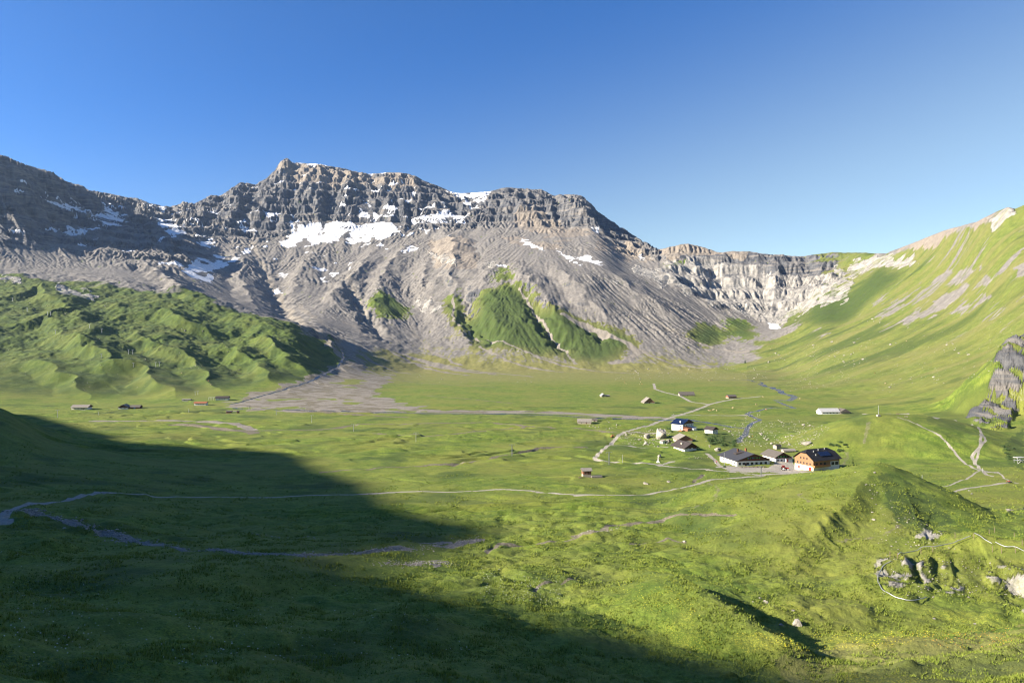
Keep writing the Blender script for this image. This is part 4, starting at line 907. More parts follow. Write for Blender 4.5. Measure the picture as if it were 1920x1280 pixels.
h, rf = house('hotel', (1280,807.5), 44, 19, 12, 6.0, 6.3, 10.2, 'tall white hotel with deep blue solar roof and brown gable', 'hotel', 'y', up='brown', roof='solar', ov=1.0, ymin=500,
  win=[('y', b, z, .9, 1.1) for b in (2.5, 6, 9.5) for z in (1.2, 4.0)]+[('x', a, 4.2, 1, 1.1) for a in (3, 7, 11, 15)]+[('x', a, 1.2, 1, 1.2) for a in (11, 15)], chim=[(2.6, 4.0, 8.6, 'white')])
b = MB(); b.box(.5, 7, -5, -.05, -2, 2.6); b.build('porch', 'redwood', h)
b = MB(); b.hull([(0, -5.5, 2.4), (7.5, -5.5, 2.4), (7.5, -.1, 3.9), (0, -.1, 3.9)], [(0, -5.5, 2.6), (7.5, -5.5, 2.6), (7.5, -.1, 4.1), (0, -.1, 4.1)]); b.build('porch_roof', 'rust', h)
b = MB(); b.hull([(7.6, -6, 2.2), (17, -6, 2.2), (17, -.1, 3.0), (7.6, -.1, 3.0)], [(7.6, -6, 2.4), (17, -6, 2.4), (17, -.1, 3.2), (7.6, -.1, 3.2)]); b.build('side_roof', 'tin', h)
b = MB(); b.box(-4, -.1, -1.5, 2.5, -2, 1.0); b.build('terrace', 'rust', h)
h, rf = house('small_house', (1336,813), 40, 8, 8, 3.0, 3.4, 5.8, 'small white house with dark gable standing by itself above the brook', 'house', 'y', up='brown', roof='slate_warm', ov=.8, ymin=500, win=[('x', 2.5, 1.2, .9, 1), ('x', 5.5, 1.2, .9, 1), ('y', 4, 1.0, .9, 1)])
house('barn', (1272,831), 6, 12, 13, 2.2, 3.2, 6.8, 'old barn with rusty weathered roof right behind the dark roofed barn', 'barn', 'y', low='stone', up='redwood', roof='shingle', ov=.9, ymin=450, win=[('x', 3, .6, 1, 1), ('x', 8, .6, 1, 1)], door=[('x', 5.5, 0, 1.6, 2)])
h, rf = house('barn', (1284,846.5), 20, 10.5, 15, 2.0, 2.6, 6.8, 'low barn under a broad black roof with white doors in its gable', 'barn', 'y', low='plaster', up='brown', roof='slate_warm', ov=2.0, ymin=440, door=[('x', 3.2, -.2, 1.6, 2.6, 'plaster'), ('x', 6.4, -.2, 1.8, 2.8, 'plaster')])
b = MB(); b.box(1.2, 2.2, 5.5, 7.5, 4.6, 5.9); b.build('dormer', 'stone', rf)
h, rf = house('cowshed', (1540,776.5), 4, 22, 11, 2.4, 2.8, 6.6, 'long pale roofed cowshed at the foot of the right slope', 'cowshed', 'x', up='plaster', roof='tin', ov=.8, ymin=560, win=[('x', a, 1.0, 1.2, .9) for a in (3, 7, 11, 15, 19)])
b = MB(); b.hull([(22.2, -1, -3), (34, -1, -3), (34, 10, -3), (22.2, 10, -3)], [(22.2, -1, 2.6), (34, -1, 2.6), (34, 10, 2.6), (22.2, 10, 2.6)]); b.build('annex', 'stone', h)
b = MB(); b.hull([(21.5, -2, 2.4), (28, -2, 6.4), (35, -2, 2.4)], [(21.5, 10.5, 2.4), (28, 10.5, 6.4), (35, 10.5, 2.4)]); b.build('annex_roof', 'darkshingle', h)
h, rf = house('hut', (1093.5,893.5), 8, 4.8, 4.0, 1.4, 3.6, 5.0, 'little stilted wooden hut alone in the meadow with a plank deck', 'hut', 'x', low='stone', up='redwood', roof='shingle', ov=.8, ymin=350, win=[('x', 1.2, 1.9, .7, .8), ('y', 2, 1.9, .7, .8)], door=[('x', 3.2, 1.4, .9, 1.8)])
b = MB(); b.box(4.9, 11.5, -1.6, 1.6, -1.5, .5); b.build('deck', 'shingle', h)
house('stone_hut', (1083,794), -8, 14, 8, 1.8, 1.9, 5.0, 'stone hut with sagging grey roof beside the gravel river', 'hut', 'x', low='stone', up='stone', roof='shingle', ov=.6, ymin=560, win=[('x', 4, .6, .7, .7)], door=[('x', 9, 0, 1.1, 1.7)])
house('stone_hut', (1111,790), -4, 5, 5, 1.5, 1.6, 3.4, 'tiny stone lean-to just right of the sagging roofed stone hut', 'hut', 'x', low='stone', up='stone', roof='darkshingle', ov=.4, ymin=560, door=[('x', 2.2, 0, .9, 1.4)])
h, rf = house('stone_hut', (1128,744), 10, 7, 9, 1.8, 2.0, 5.2, 'pale roofed stone hut at the far left of the plain huts', 'hut', 'y', low='stone', up='stone', roof='tin', ov=.5, ymin=800, door=[('x', 3, 0, 1.2, 1.7)])
b = MB(); b.box(7.4, 14, 1, 6, -1, 1.7); b.hull([(7.2, .7, 1.6), (14.3, .7, 1.6), (14.3, 6.3, 1.6), (7.2, 6.3, 1.6)], [(7.2, .7, 1.8), (14.3, .7, 1.8), (14.3, 6.3, 2.8), (7.2, 6.3, 2.8)]); b.build('annex', 'shingle', h)
house('alpine_hut', (1208,756), 8, 15, 13, 1.0, 1.1, 7.8, 'orange wooden hut with a steep tent shaped roof on the open plain', 'hut', 'y', low='stone', up='larch', roof='shingle', ov=.8, ymin=700, win=[('x', 5, 1.8, 1, 1.2), ('x', 9.5, 1.8, 1, 1.2)], door=[('x', 7.4, 0, 1.4, 2.2)])
house('long_barn', (1275,742), 3, 23, 10, 1.3, 1.4, 6.2, 'long low barn with dark old shingle roof on the far plain', 'barn', 'x', low='stone', up='stone', roof='darkshingle', ov=.8, ymin=800, door=[('x', 12, 0, 2, 1.7)])
house('alpine_hut', (1366,747), 12, 13, 8, 1.2, 2.8, 5.6, 'reddish wooden hut with dark roof at the right end of the plain', 'hut', 'x', low='stone', up='redwood', roof='darkshingle', ov=.6, ymin=800, win=[('x', 4, 1.4, .8, .8), ('x', 9, 1.4, .8, .8)])
house('farmhouse', (134,768), 4, 19, 11, 2.6, 2.9, 6.0, 'brown roofed farmhouse furthest left below the green hills', 'farmhouse', 'x', up='brown', roof='shingle', ov=1.2, ymin=640, win=[('x', a, 1.0, 1, 1) for a in (4, 8, 12, 16)], door=[('x', 14, 0, 1.2, 2)])
house('farmhouse', (222,767), 10, 11, 11, 2.0, 2.4, 6.0, 'pale gabled farmhouse second from the left below the green hills', 'farmhouse', 'y', up='brown', roof='shingle', ov=1.0, ymin=640, win=[('x', 3, .8, 1, 1), ('x', 7.5, .8, 1, 1)])
house('barn', (243,766), 4, 12, 8, 1.5, 2.0, 4.4, 'dark low barn joined to the pale gabled farmhouse', 'barn', 'x', low='brown', up='brown', roof='darkshingle', ov=.6, ymin=640, door=[('x', 6, 0, 2, 1.5, 'blue')])
house('white_house', (364,760), 6, 15, 8, 2.9, 3.1, 4.9, 'white house with shallow rusty roof near the gravel fan', 'house', 'x', up='plaster', roof='rust', ov=.8, ymin=700, win=[('x', a, 1.1, .9, 1) for a in (2.5, 5.5, 8.5, 11.5)])
house('cabin', (341,751.5), 6, 11, 6, 1.8, 1.9, 2.7, 'low flat cabin tucked against the hill above the white house', 'cabin', 'x', low='plaster_grey', up='wood', roof='shingle', ov=.5, ymin=720, win=[('x', 4, .8, 1.2, .8)])
h, rf = house('lift_station', (404,750), 8, 17, 9, 2.6, 3.2, 5.6, 'dark roofed valley station of the drag lift with white posts in front', 'station', 'x', low='plaster', up='redwood', roof='slate_warm', ov=.8, ymin=720, win=[('x', a, 1.0, 1, 1) for a in (6, 9, 12)])
b = MB()
for a in (-9, -6, -3): b.box(a, a+.4, -1, -.6, -2, 4.2); 
b.box(-9, 0, -1, -.6, 3.8, 4.3); b.build('post_frame', 'white', h)
house('hut', (424,774.5), 8, 6, 4.5, 2.0, 2.1, 3.2, 'small reddish hut on the grass below the gravel fan', 'hut', 'x', low='redwood', up='redwood', roof='darkshingle', ov=.4, ymin=640, win=[('x', 2, .9, .7, .7)])
house('outhouse', (444,774.5), 8, 2.4, 2.4, 2.6, 2.7, 3.3, 'narrow brown outhouse to the right of the small reddish hut', 'outhouse', 'x', low='brown', up='brown', roof='darkshingle', ov=.3, ymin=640, door=[('x', 1.2, 0, .8, 1.9)])
house('stone_hut', (1456,842.5), 20, 4.5, 4, 3.0, 3.1, 3.8, 'pale cube shaped hut on the rise behind the guest house', 'hut', 'x', low='stone', up='stone', roof='slate_warm', ov=.3, ymin=450, win=[('x', 1.5, 1.2, .6, .6)])
house('stone_hut', (1470,848), 4, 9, 5, 1.2, 1.3, 2.6, 'low stone hut half sunk in the grass under a slab roof', 'hut', 'x', low='stone', up='stone', roof='shingle', ov=.5, ymin=450, door=[('x', 7.5, 0, .9, 1.1)])
house('stone_hut', (1242,832), 20, 5, 4, 2.0, 2.1, 3.2, 'white walled hut leaning against a grey boulder in the hamlet', 'hut', 'y', low='plaster', up='plaster', roof='shingle', ov=.3, ymin=450, door=[('x', 3.2, 0, 1.4, 1.7)])
# metal lift station at the right edge
p = on(1905, 868, 420); p = on(1908, 869, 420); st = tag(empty('metal_station', p, R(10)), 'grey steel platform with open stair at the right edge', 'platform')
b = MB()
for x in (0, 4, 8):
    for y_ in (0, 4): b.tube((x, y_, -3), (x, y_, 6), .16)
b.build('frame', 'metal', st)
MB().box(-.5, 8.5, -.5, 4.5, 3.0, 3.25).build('platform', 'metal', st); MB().box(-.8, 8.8, -.8, 4.8, 5.9, 6.4).build('roof', 'tin', st)
b = MB(); b.tube((0, -.4, 0), (4, -.4, 3.1), .14); b.tube((4, -.4, 3.1), (8, -.4, 0), .14); b.tube((0, -.4, 3), (4, -.4, 6), .12); b.tube((4, -.4, 6), (8, -.4, 3), .12); b.build('stair', 'white', st)
st.scale = (.62,)*3
# ------------------------------------------------------------------ masts
def mast(u, v, hpx, label, kind='pylon', arm=True, lat=False, group=None, ymin=60):
    p = on(u, v, ymin); hh = hpx*p.y/F; r = t_(p.y)
    root = tag(empty('pylon' if kind == 'pylon' else 'mast', p, R(12)), label, kind, group)
    b = MB()
    if lat:
        w_ = .45
        for sx, sy in ((-1,-1), (1,-1), (1,1), (-1,1)): b.tube((sx*w_, sy*w_, -.5), (sx*w_*.5, sy*w_*.5, hh), r*.45, n=4)
        for i in range(7):
            z0, z1 = hh*i/7, hh*(i+1)/7; f0, f1 = w_*(1-.5*i/7), w_*(1-.5*(i+1)/7); s_ = 1 if i % 2 else -1
            b.tube((-s_*f0, -f0, z0), (s_*f1, -f1, z1), r*.3, n=4); b.tube((f0, -s_*f0, z0), (f1, s_*f1, z1), r*.3, n=4)
    else: b.tube((0, 0, -.5), (0, 0, hh), r, r*.7)
    b.build('shaft', 'metal', root)
    if arm:
        a = MB(); a.tube((-hh*.16-.6, 0, hh*.97), (hh*.16+.6, 0, hh*.97), r*.6)
        a.box(-hh*.16-.9, -hh*.16-.3, -.15, .15, hh*.97-.35, hh*.97-.05); a.box(hh*.16+.3, hh*.16+.9, -.15, .15, hh*.97-.35, hh*.97-.05); a.build('crossarm', 'metal', root)
    return root
t_ = lambda y_: max(.12, .00042*y_)
for i, (u, v, hp) in enumerate([(584.6,792,14), (663,808.7,15), (780,828,18), (518,777.5,9), (467,767,7), (108,782.5,14), (185,778,6), (354,773,7), (1167.5,867,15)]):
    mast(u, v, hp, ['slim pylon on the meadow directly below the gravel fan edge', 'slim pylon second left of the tall meadow lattice pylon', 'slim pylon next left of the tall meadow lattice pylon', 'slim pylon at the lower rim of the gravel fan', 'tiny slim pylon standing on the gravel fan', 'slim pylon below the furthest left farmhouse',
        'short post between the two left farmhouses on the meadow', 'short post on the meadow below the white house', 'plain slender pole right of the lattice pylon at the road bend'][i], arm=(i not in (6, 7, 8)), group='slim pylons across the meadow')
mast(960, 854.6, 22, 'tall lattice pylon in the middle of the meadow', lat=True); mast(1142, 871, 24, 'lattice pylon beside the bend of the gravel road', lat=True); mast(1427, 893, 20, 'lattice pylon in front of the inn', lat=True)
ORD = 'first second third fourth fifth sixth seventh eighth ninth tenth eleventh twelfth thirteenth fourteenth fifteenth'.split()
for oi, (u, v, hp) in enumerate(sorted([(104,626,8), (168,615,8), (191,624,8), (241,664,9), (249,664,9), (190,671,8), (250,688,8), (292,688,9), (299,687,9), (366,740.6,7), (371,740,7), (51,584,7), (89,591,7), (95,591,7), (24,565,7)])):
    mast(u, v, hp, 'pale drag lift pylon on the green hills, '+ORD[oi]+' from the left', group='drag lift pylons on the left hills', ymin=800)
m_ = mast(1647, 780, 20, 'white mast on a stone block on top of the grassy knoll', 'mast', False, ymin=440); MB().box(-1.2, 1.2, -1, 1, -.6, 1.3).build('base_block', 'stone', m_)
mast(1729, 911, 21, 'thin mast with green foot beside the road below the knoll', 'mast', False, ymin=335)
mast(1842.5, 884, 7, 'dark signpost at the path junction on the right', 'signpost', False, ymin=335)
fp = mast(1358, 873, 25, 'white flagpole at the left corner of the inn', 'flagpole', False, ymin=420)
# benches on the knoll
for (u, v), lb in (((1683, 777), 'small wooden bench on top of the grassy knoll'), ((1699, 782), 'pale wooden bench just below the top of the grassy knoll')):
    p = on(u, v, 440); bn = tag(empty('bench', p, R(-10)), lb, 'bench')
    MB().box(-1.3, 1.3, -.25, .25, .45, .55).build('seat', 'wood' if u < 1690 else 'tin', bn); MB().box(-1.3, 1.3, .25, .32, .6, 1.0).build('backrest', 'wood', bn)
    for x in (-1, 1): MB().box(x-.08, x+.08, -.22, .3, -.2, .45).build('leg', 'wood', bn)
def table_set(u, v, lb, grp=None, rz=11, ymin=350):
    p = on(u, v, ymin); t = tag(empty('picnic_table', p, R(rz)), lb, 'table', grp)
    MB().box(-1.0, 1.0, -.4, .4, .70, .77).build('tabletop', 'wood', t)
    for y_ in (-.8, .8): MB().box(-1.0, 1.0, y_-.15, y_+.15, .42, .48).build('seat', 'wood', t)
    for x in (-.7, .7): MB().box(x-.05, x+.05, -.85, .85, .3, .38).hull([(x-.05, -.5, -.1), (x+.05, -.5, -.1), (x+.05, .5, -.1), (x-.05, .5, -.1)], [(x-.05, -.2, .7), (x+.05, -.2, .7), (x+.05, .2, .7), (x-.05, .2, .7)]).build('leg', 'wood', t)
for i in range(7): table_set(1390+i*7.2, 876.5-.15*i, 'wooden picnic table on the terrace in front of the inn', 'picnic tables on the inn terrace', ymin=420)
table_set(1088, 896, 'lone picnic table on the grass left of the little stilted hut', None, 10)
# white monument
p = on(1234, 866, 400); mo_ = tag(empty('monument', p), 'small white stone monument on the grass beside the road', 'monument')
MB().box(-1.0, 1.0, -.8, .8, -.3, .5).build('plinth', 'white', mo_); MB().hull([(-.35,-.35,.5),(.35,-.35,.5),(.35,.35,.5),(-.35,.35,.5)], [(-.18,-.18,3.4),(.18,-.18,3.4),(.18,.18,3.4),(-.18,.18,3.4)]).build('shaft', 'white', mo_)
# tractor
def wheel(parent, x, y_, r, w_, hub='white'):
    b = MB(); b.tube((x, y_-w_/2, r), (x, y_+w_/2, r), r, n=16); wh = b.build('wheel', 'tyre', parent)
    MB().tube((x, y_-w_/2-.03, r), (x, y_+w_/2+.03, r), r*.6, n=12).build('rim', hub, wh)
p = on(1472, 881, 420); tr = tag(empty('tractor', p, R(-6)), 'red tractor with white wheels parked on the yard', 'tractor'); tr.scale = (1.25,)*3
for x, y_, r, w_ in ((-1.1, -.85, .82, .45), (-1.1, .85, .82, .45), (1.2, -.75, .52, .35), (1.2, .75, .52, .35)): wheel(tr, x, y_, r, w_)
MB().hull([(-.2,-.38,.7),(1.9,-.34,.7),(1.9,.34,.7),(-.2,.38,.7)], [(-.2,-.38,1.6),(1.8,-.3,1.35),(1.8,.3,1.35),(-.2,.38,1.6)]).build('bonnet', 'red', tr)
MB().hull([(-1.6,-.7,1.1),(-.1,-.6,1.1),(-.1,.6,1.1),(-1.6,.7,1.1)], [(-1.4,-.6,2.3),(-.3,-.5,2.3),(-.3,.5,2.3),(-1.4,.6,2.3)]).build('cab', 'glass', tr)
MB().box(-1.6, -.1, -.7, .7, 2.3, 2.42).build('cab_roof', 'red', tr); MB().box(-1.8, -.5, -1.15, -.62, 1.62, 1.74).box(-1.8, -.5, .62, 1.15, 1.62, 1.74).build('mudguard', 'red', tr)
# van beside the hotel
p = on(1303, 807, 500); va = tag(empty('parked_van', p, R(20)), 'white van parked beside the hotel porch', 'van')
MB().hull([(-2.4,-.95,.4),(2.4,-.95,.4),(2.4,.95,.4),(-2.4,.95,.4)], [(-2.4,-.9,2.0),(1.3,-.9,2.0),(1.3,.9,2.0),(-2.4,.9,2.0)]).build('body', 'white', va)
MB().box(.6, 1.7, -.97, .97, 1.15, 1.6).build('windscreen', 'glass', va)
for x in (-1.5, 1.5):
    for y_ in (-.85, .85): wheel(va, x, y_, .36, .25, 'metal')
# little excavator by the road bend
p = on(1148, 820, 450); ex = tag(empty('excavator', p, R(20)), 'small orange excavator near the river beside the road', 'excavator')
MB().box(-1.3, 1.3, -.95, -.5, 0, .6).box(-1.3, 1.3, .5, .95, 0, .6).build('track', 'tyre', ex); MB().hull([(-1.3,-.8,.6),(.7,-.8,.6),(.7,.8,.6),(-1.3,.8,.6)], [(-1.2,-.75,1.5),(.3,-.75,1.5),(.3,.75,1.5),(-1.2,.75,1.5)]).build('body', 'orange', ex)
MB().box(-.5, .8, -.7, .1, 1.5, 2.6).build('cab', 'orange', ex); b = MB(); b.tube((.6, .4, 1.2), (1.9, .4, 2.7), .14); b.tube((1.9, .4, 2.7), (2.7, .4, 1.2), .12); b.box(2.4, 2.95, .05, .75, .6, 1.2); b.build('arm', 'orange', ex)
# quad bike on the path at right
p = on(1894, 905, 335); qd = tag(empty('quad_bike', p, R(12)), 'dark quad bike with red seat box on the path at far right', 'quad bike')
for x in (-.7, .7):
    for y_ in (-.45, .45): wheel(qd, x, y_, .32, .25, 'metal')
MB().hull([(-1,-.35,.35),(1,-.35,.35),(1,.35,.35),(-1,.35,.35)], [(-.8,-.25,.8),(.8,-.2,.85),(.8,.2,.85),(-.8,.25,.8)]).build('body', 'tyre', qd); MB().box(-.9, -.2, -.3, .3, .8, 1.15).build('box', 'red', qd); MB().tube((.5, -.4, 1.1), (.5, .4, 1.1), .05).tube((.6, 0, .8), (.5, 0, 1.1), .05).build('handlebar', 'metal', qd)
# ------------------------------------------------------------------ people and cattle
def skin_mesh(name, verts, edges, radii, mats, levels=1, matf=None):
    me = bpy.data.meshes.new(name); me.from_pydata(verts, edges, []); o = bpy.data.objects.new(name, me); C.objects.link(o)
    o.modifiers.new('s', 'SKIN'); sk = me.skin_vertices[0].data
    for i, r in enumerate(radii): sk[i].radius = r if isinstance(r, tuple) else (r, r)
    sk[0].use_root = True; o.modifiers.new('d', 'SUBSURF').levels = levels
    bpy.context.view_layer.update(); ev = o.evaluated_get(bpy.context.evaluated_depsgraph_get()); m2 = bpy.data.meshes.new_from_object(ev)
    o.modifiers.clear(); old = o.data; o.data = m2; bpy.data.meshes.remove(old); m2.materials.clear()
    for m in mats: m2.materials.append(M[m])
    if matf:
        for pl in m2.polygons: pl.material_index = matf(pl.center)
    for pl in m2.polygons: pl.use_smooth = True
    return o
def person(u, v, lb, top, rz, k=1.0, ymin=300, stride=.12):
    vs_ = [(0,0,.95),(0,0,1.15),(0,0,1.38),(0,0,1.50),(0,.02,1.60),(0,.02,1.70), (-.1,0,.90),(-.11,stride,.48),(-.11,stride-.05,.08),(-.11,stride+.12,.04), (.1,0,.90),(.11,-stride*.4,.48),(.11,-stride-.05,.08),(.11,-stride+.12,.04),
           (-.19,0,1.40),(-.25,-.03,1.13),(-.24,.08,.90),(-.24,.11,.82), (.19,0,1.40),(.25,.03,1.13),(.24,.10,.90),(.24,.13,.82)]
    ed = [(0,1),(1,2),(2,3),(3,4),(4,5),(0,6),(6,7),(7,8),(8,9),(0,10),(10,11),(11,12),(12,13),(2,14),(14,15),(15,16),(16,17),(2,18),(18,19),(19,20),(20,21)]
    ra = [.15,.14,.16,.055,.095,.08,.09,.065,.045,.04,.09,.065,.045,.04,.06,.045,.032,.03,.06,.045,.032,.03]
    def mf(c): return 0 if c.z > 1.48 or (abs(c.x) > .2 and c.z < .93) else (1 if c.z > .93 else 2)
    o = skin_mesh('person', vs_, ed, ra, ['skin', top, 'jeans'], 1, mf); tag(o, lb, 'person')
    o.location = on(u, v, ymin); o.rotation_euler = (0, 0, R(rz)); o.scale = (k,)*3
    me = bpy.data.meshes.new('hair'); bm = bmesh.new(); bmesh.ops.create_icosphere(bm, subdivisions=2, radius=.105, matrix=Matrix.Translation((0, -.01, 1.69))); bm.to_mesh(me); bm.free(); me.materials.append(M['hair'])
    hh = bpy.data.objects.new('hair', me); C.objects.link(hh); hh.parent = o
    return o
person(1338, 866, 'person in a dark top standing left of the inn terrace', 'jeans', 30); person(1343.5, 868, 'person in a bright red jacket by the inn terrace', 'jred', -40)
person(1341, 871, 'person in a white shirt nearest the road by the inn', 'jwhite', 90); person(1263, 778, 'person walking on the road before the far bridge', 'jwhite', 60); person(1888, 906, 'person in red beside the quad bike at far right', 'jred', 20)
person(1405, 820, 'person in a white shirt on the slope above the brook', 'jwhite', 100); person(1411, 820, 'person in red on the slope above the brook', 'jred', 80)
cv = [(0,0,1.15),(.55,0,1.18),(1.05,0,1.15),(-.35,0,1.25),(-.75,0,1.35),(-.98,0,1.42),(-1.25,0,1.28), (0.0,.24,.95),(.02,.25,.5),(.0,.25,.03),(0.0,-.24,.95),(.1,-.25,.5),(.06,-.25,.03), (1.0,.22,.95),(1.12,.24,.5),(1.05,.24,.03),(1.0,-.22,.95),(1.05,-.24,.5),(.98,-.24,.03),(1.25,0,1.1),(1.28,0,.6)]
ce = [(0,1),(1,2),(0,3),(3,4),(4,5),(5,6),(0,7),(7,8),(8,9),(0,10),(10,11),(11,12),(2,13),(13,14),(14,15),(2,16),(16,17),(17,18),(2,19),(19,20)]
cr_ = [(.36,.40),(.36,.42),(.33,.38),.26,.20,.16,.10,.14,.07,.06,.14,.07,.06,.16,.08,.06,.16,.08,.06,.04,.03]
cow0 = skin_mesh('cow', cv, ce, cr_, ['cream'], 1)
cow_tan = cow0.data.copy(); cow_tan.materials.clear(); cow_tan.materials.append(M['tan'])
used_cow = False
for i, (u, v, ym) in enumerate([(1329,771,600),(1333,770.5,600),(1338,769.5,600),(1344,770.5,600),(1171,718,900),(1174,720,900),(1201,717,900),(1204,721,900),(1199,721,900),(1329,714,900),(1334,714,900),(1374,766,700),(1418,759,700),(1436,769,650),(1430,745,650),(1500,748,650),(391,715,900),(396,722,900),(340,700,900),(1640,700,800),(1660,720,700),(1700,640,800)]):
    o = cow0 if not used_cow else cow0.copy()
    if used_cow: C.objects.link(o)
    used_cow = True
    if i % 3 == 1: o.data = cow_tan
    o.location = on(u, v, ym); o.rotation_euler = (0, 0, R(i*77 % 360)); o.scale = (1.25,)*3
    gl = 'grazing on the flat green plain' if i < 14 else 'grazing on the grassy hillside'
    tag(o, ('tan cow ' if i % 3 == 1 else 'cream coloured cow ')+gl, 'cow', 'tan cows '+gl if i % 3 == 1 else 'cream cows '+gl)
# ------------------------------------------------------------------ silver hose and its posts on the rocky rise
def hose(uv, r, lb, lift=.45, ymin=150):
    pts = []
    P = [on(u, v, ymin) for u, v in uv]
    for i in range(len(P)-1):
        for j in range(6):
            a, b_, c, d = P[max(i-1, 0)], P[i], P[i+1], P[min(i+2, len(P)-1)]; t = j/6
            q = .5*((2*b_)+(c-a)*t+(2*a-5*b_+4*c-d)*t*t+(3*b_-a-3*c+d)*t**3); pts.append((q.x, q.y, max(q.z, zat(q.x, q.y))+lift))
    pts.append((*P[-1][:2], P[-1].z+lift)); o = MB().path(pts, r).build('pipe', 'metal', smooth=True); return tag(o, lb, 'pipe')
hose([(1820,1010),(1790,1022),(1752,1030),(1720,1037),(1684,1045)], .13, 'silver pipe running along the crest of the rocky rise', 1.0)
hose([(1671,1052),(1652,1070),(1646,1088),(1654,1106),(1680,1121),(1710,1127),(1738,1121)], .13, 'silver pipe curving in a wide loop around the outcrop', .3)
hose([(1827,1004),(1846,1016),(1860,1024)], .12, 'short silver pipe descending from the crest post', 1.0); hose([(1866,1021),(1885,1029),(1904,1030),(1925,1040),(1960,1050)], .12, 'silver pipe leaving the picture at the right edge', .9)
for oi, (u, v) in enumerate(sorted([(1669,1044),(1683,1046),(1727,1038),(1749,1034),(1826,1010),(1861,1034),(1878,1036),(1904,1036),(1791,1008),(1855,1002),(1865,998),(1902,1008),(1917,1022)])):
    p = on(u, v, 150); o = MB().tube((0,0,-.4), (0,0,1.9), .09).build('fence_post', 'wood'); o.location = p; o.rotation_euler = (R(3), R(-4), 0); tag(o, 'short grey post on the rocky rise, '+ORD[oi]+' from the left', 'post', 'posts on the rocky rise')
# ------------------------------------------------------------------ boulders
RB = random.Random(5)
def boulder_mesh(seed, sub=3, flatk=.75):
    bm = bmesh.new(); bmesh.ops.create_icosphere(bm, subdivisions=sub, radius=1)
    rr = random.Random(seed); cuts = [(Vector((rr.gauss(0,1), rr.gauss(0,1), rr.gauss(0,.8))).normalized(), rr.uniform(.52,.80)) for _ in range(15)]
    for v in bm.verts:
        for n_, d in cuts:
            e_ = v.co.dot(n_)-d
            if e_ > 0: v.co -= n_*e_
        p = v.co; a = np.array([p.x*2+seed, p.z*3]); v.co *= 1+.20*float(perlin(np.array([p.x*2.3+seed*3.1], f32), np.array([p.y*2.3+p.z*1.7], f32))[0])
        v.co.z *= flatk
    me = bpy.data.meshes.new('boulder'); bm.to_mesh(me); bm.free(); me.materials.append(M['rock']); return me
BM_ = [boulder_mesh(s_, 3 if s_ < 10 else 2, RB.uniform(.55, .9)) for s_ in range(14)]
def boulder(u, v, wpx, lb, grp=None, ymin=60, sq=(1, 1, 1), i=None, rz=None, kind='boulder'):
    p = on(u, v, ymin); s_ = .5*wpx*p.y/F
    o = bpy.data.objects.new(kind, BM_[RB.randrange(14) if i is None else i]); C.objects.link(o)
    o.location = p+Vector((0, s_*.4, -.12*s_)); o.location.z = zat(o.location.x, o.location.y)+s_*sq[2]*.22
    o.rotation_euler = (RB.uniform(-.2,.2), RB.uniform(-.2,.2), RB.uniform(0, 6.28) if rz is None else rz); o.scale = (s_*sq[0], s_*sq[1], s_*sq[2])
    return tag(o, lb, 'boulder', grp)
for u, v, w_, sq, lb, ym in [
 (1243,822,34,(1,.8,1.15),'huge pale boulder with ochre flank between the hotel and the barns',450), (1253,829,16,(1,.8,1.0),'rounded grey boulder behind the white walled hut',450), (1214,822,17,(1,.7,.9),'dark jagged boulder left of the huge pale boulder',450),
 (1211,833,11,(1,.8,1),'squat pale boulder on the grass below the dark jagged one',450), (1237,857,12,(1,.8,.75),'dark topped boulder on the meadow above the white monument',420), (1347,846,17,(1,.7,.7),'broad pale boulder left of the inn roof',430),
 (1197,783+27,0,(1,1,1),'',450), (1516,834,26,(1,.45,.45),'long pale rock slab on the grass behind the large chalet',460), (1497,1174,26,(1,.8,.9),'big pointed boulder casting a dark shadow in the near hollow',100), (1466,1172,16,(1,.6,.5),'flat broken rock beside the big pointed boulder',100), (1488,1146,9,(1,.7,.6),'small pale rock above the big pointed boulder',100),
 (1436,1131,15,(1,.6,.6),'larger rock of the pale cluster in the near hollow',100), (1426,1122,8,(1,.7,.6),'upper small rock of the pale cluster in the near hollow',100), (1412,1128,5,(1,.7,.6),'tiny rock left of the pale cluster in the near hollow',100), (1451,1136,5,(1,.7,.6),'tiny rock right of the pale cluster in the near hollow',100),
 (1829,1170,8,(1,.8,.8),'lone boulder with sharp shadow below the rocky rise',100), (1753,1160,8,(1,.7,.4),'flat pale stone in the grass left of the lone boulder',100), (1212,908,12,(1,.7,.6),'pale boulder on the meadow mound below the road',380), (1254,904,11,(1,.8,.7),'dark boulder at the right end of the meadow mound',380),
 (1284,1016,12,(1,.6,.5),'pale rock at the end of the eroded brook bank',180), (1636,961,7,(1,.7,.6),'pale rock on the near side of the ridge knoll',200), (1639,975,9,(1,.7,.6),'lower pale rock on the near side of the ridge knoll',200), (121,1192,11,(1,.6,.4),'grey rock lying in the shaded grass at lower left',60), (1294,1222,5,(1,.5,.4),'small pale stone in the shade at bottom centre',60),
 (1895,958,18,(1,.4,.3),'flat pale outcrop in the meadow at the right edge',200), (1641,887,8,(1,.7,.8),'pale rock just under the top of the ridge knoll',240), (1818,920,7,(1,.8,.6),'dark boulder between the two paths at right',335), (1823,926,8,(1,.6,.4),'flat pale rock below the dark boulder between the paths',335)]:
    if lb: boulder(u, v, w_, lb, None, ym, sq)
def inside(u, v, P):
    r = False; j = len(P)-1
    for i in range(len(P)):
        if (P[i][1] > v) != (P[j][1] > v) and u < (P[j][0]-P[i][0])*(v-P[i][1])/(P[j][1]-P[i][1])+P[i][0]: r = not r
        j = i
    return r
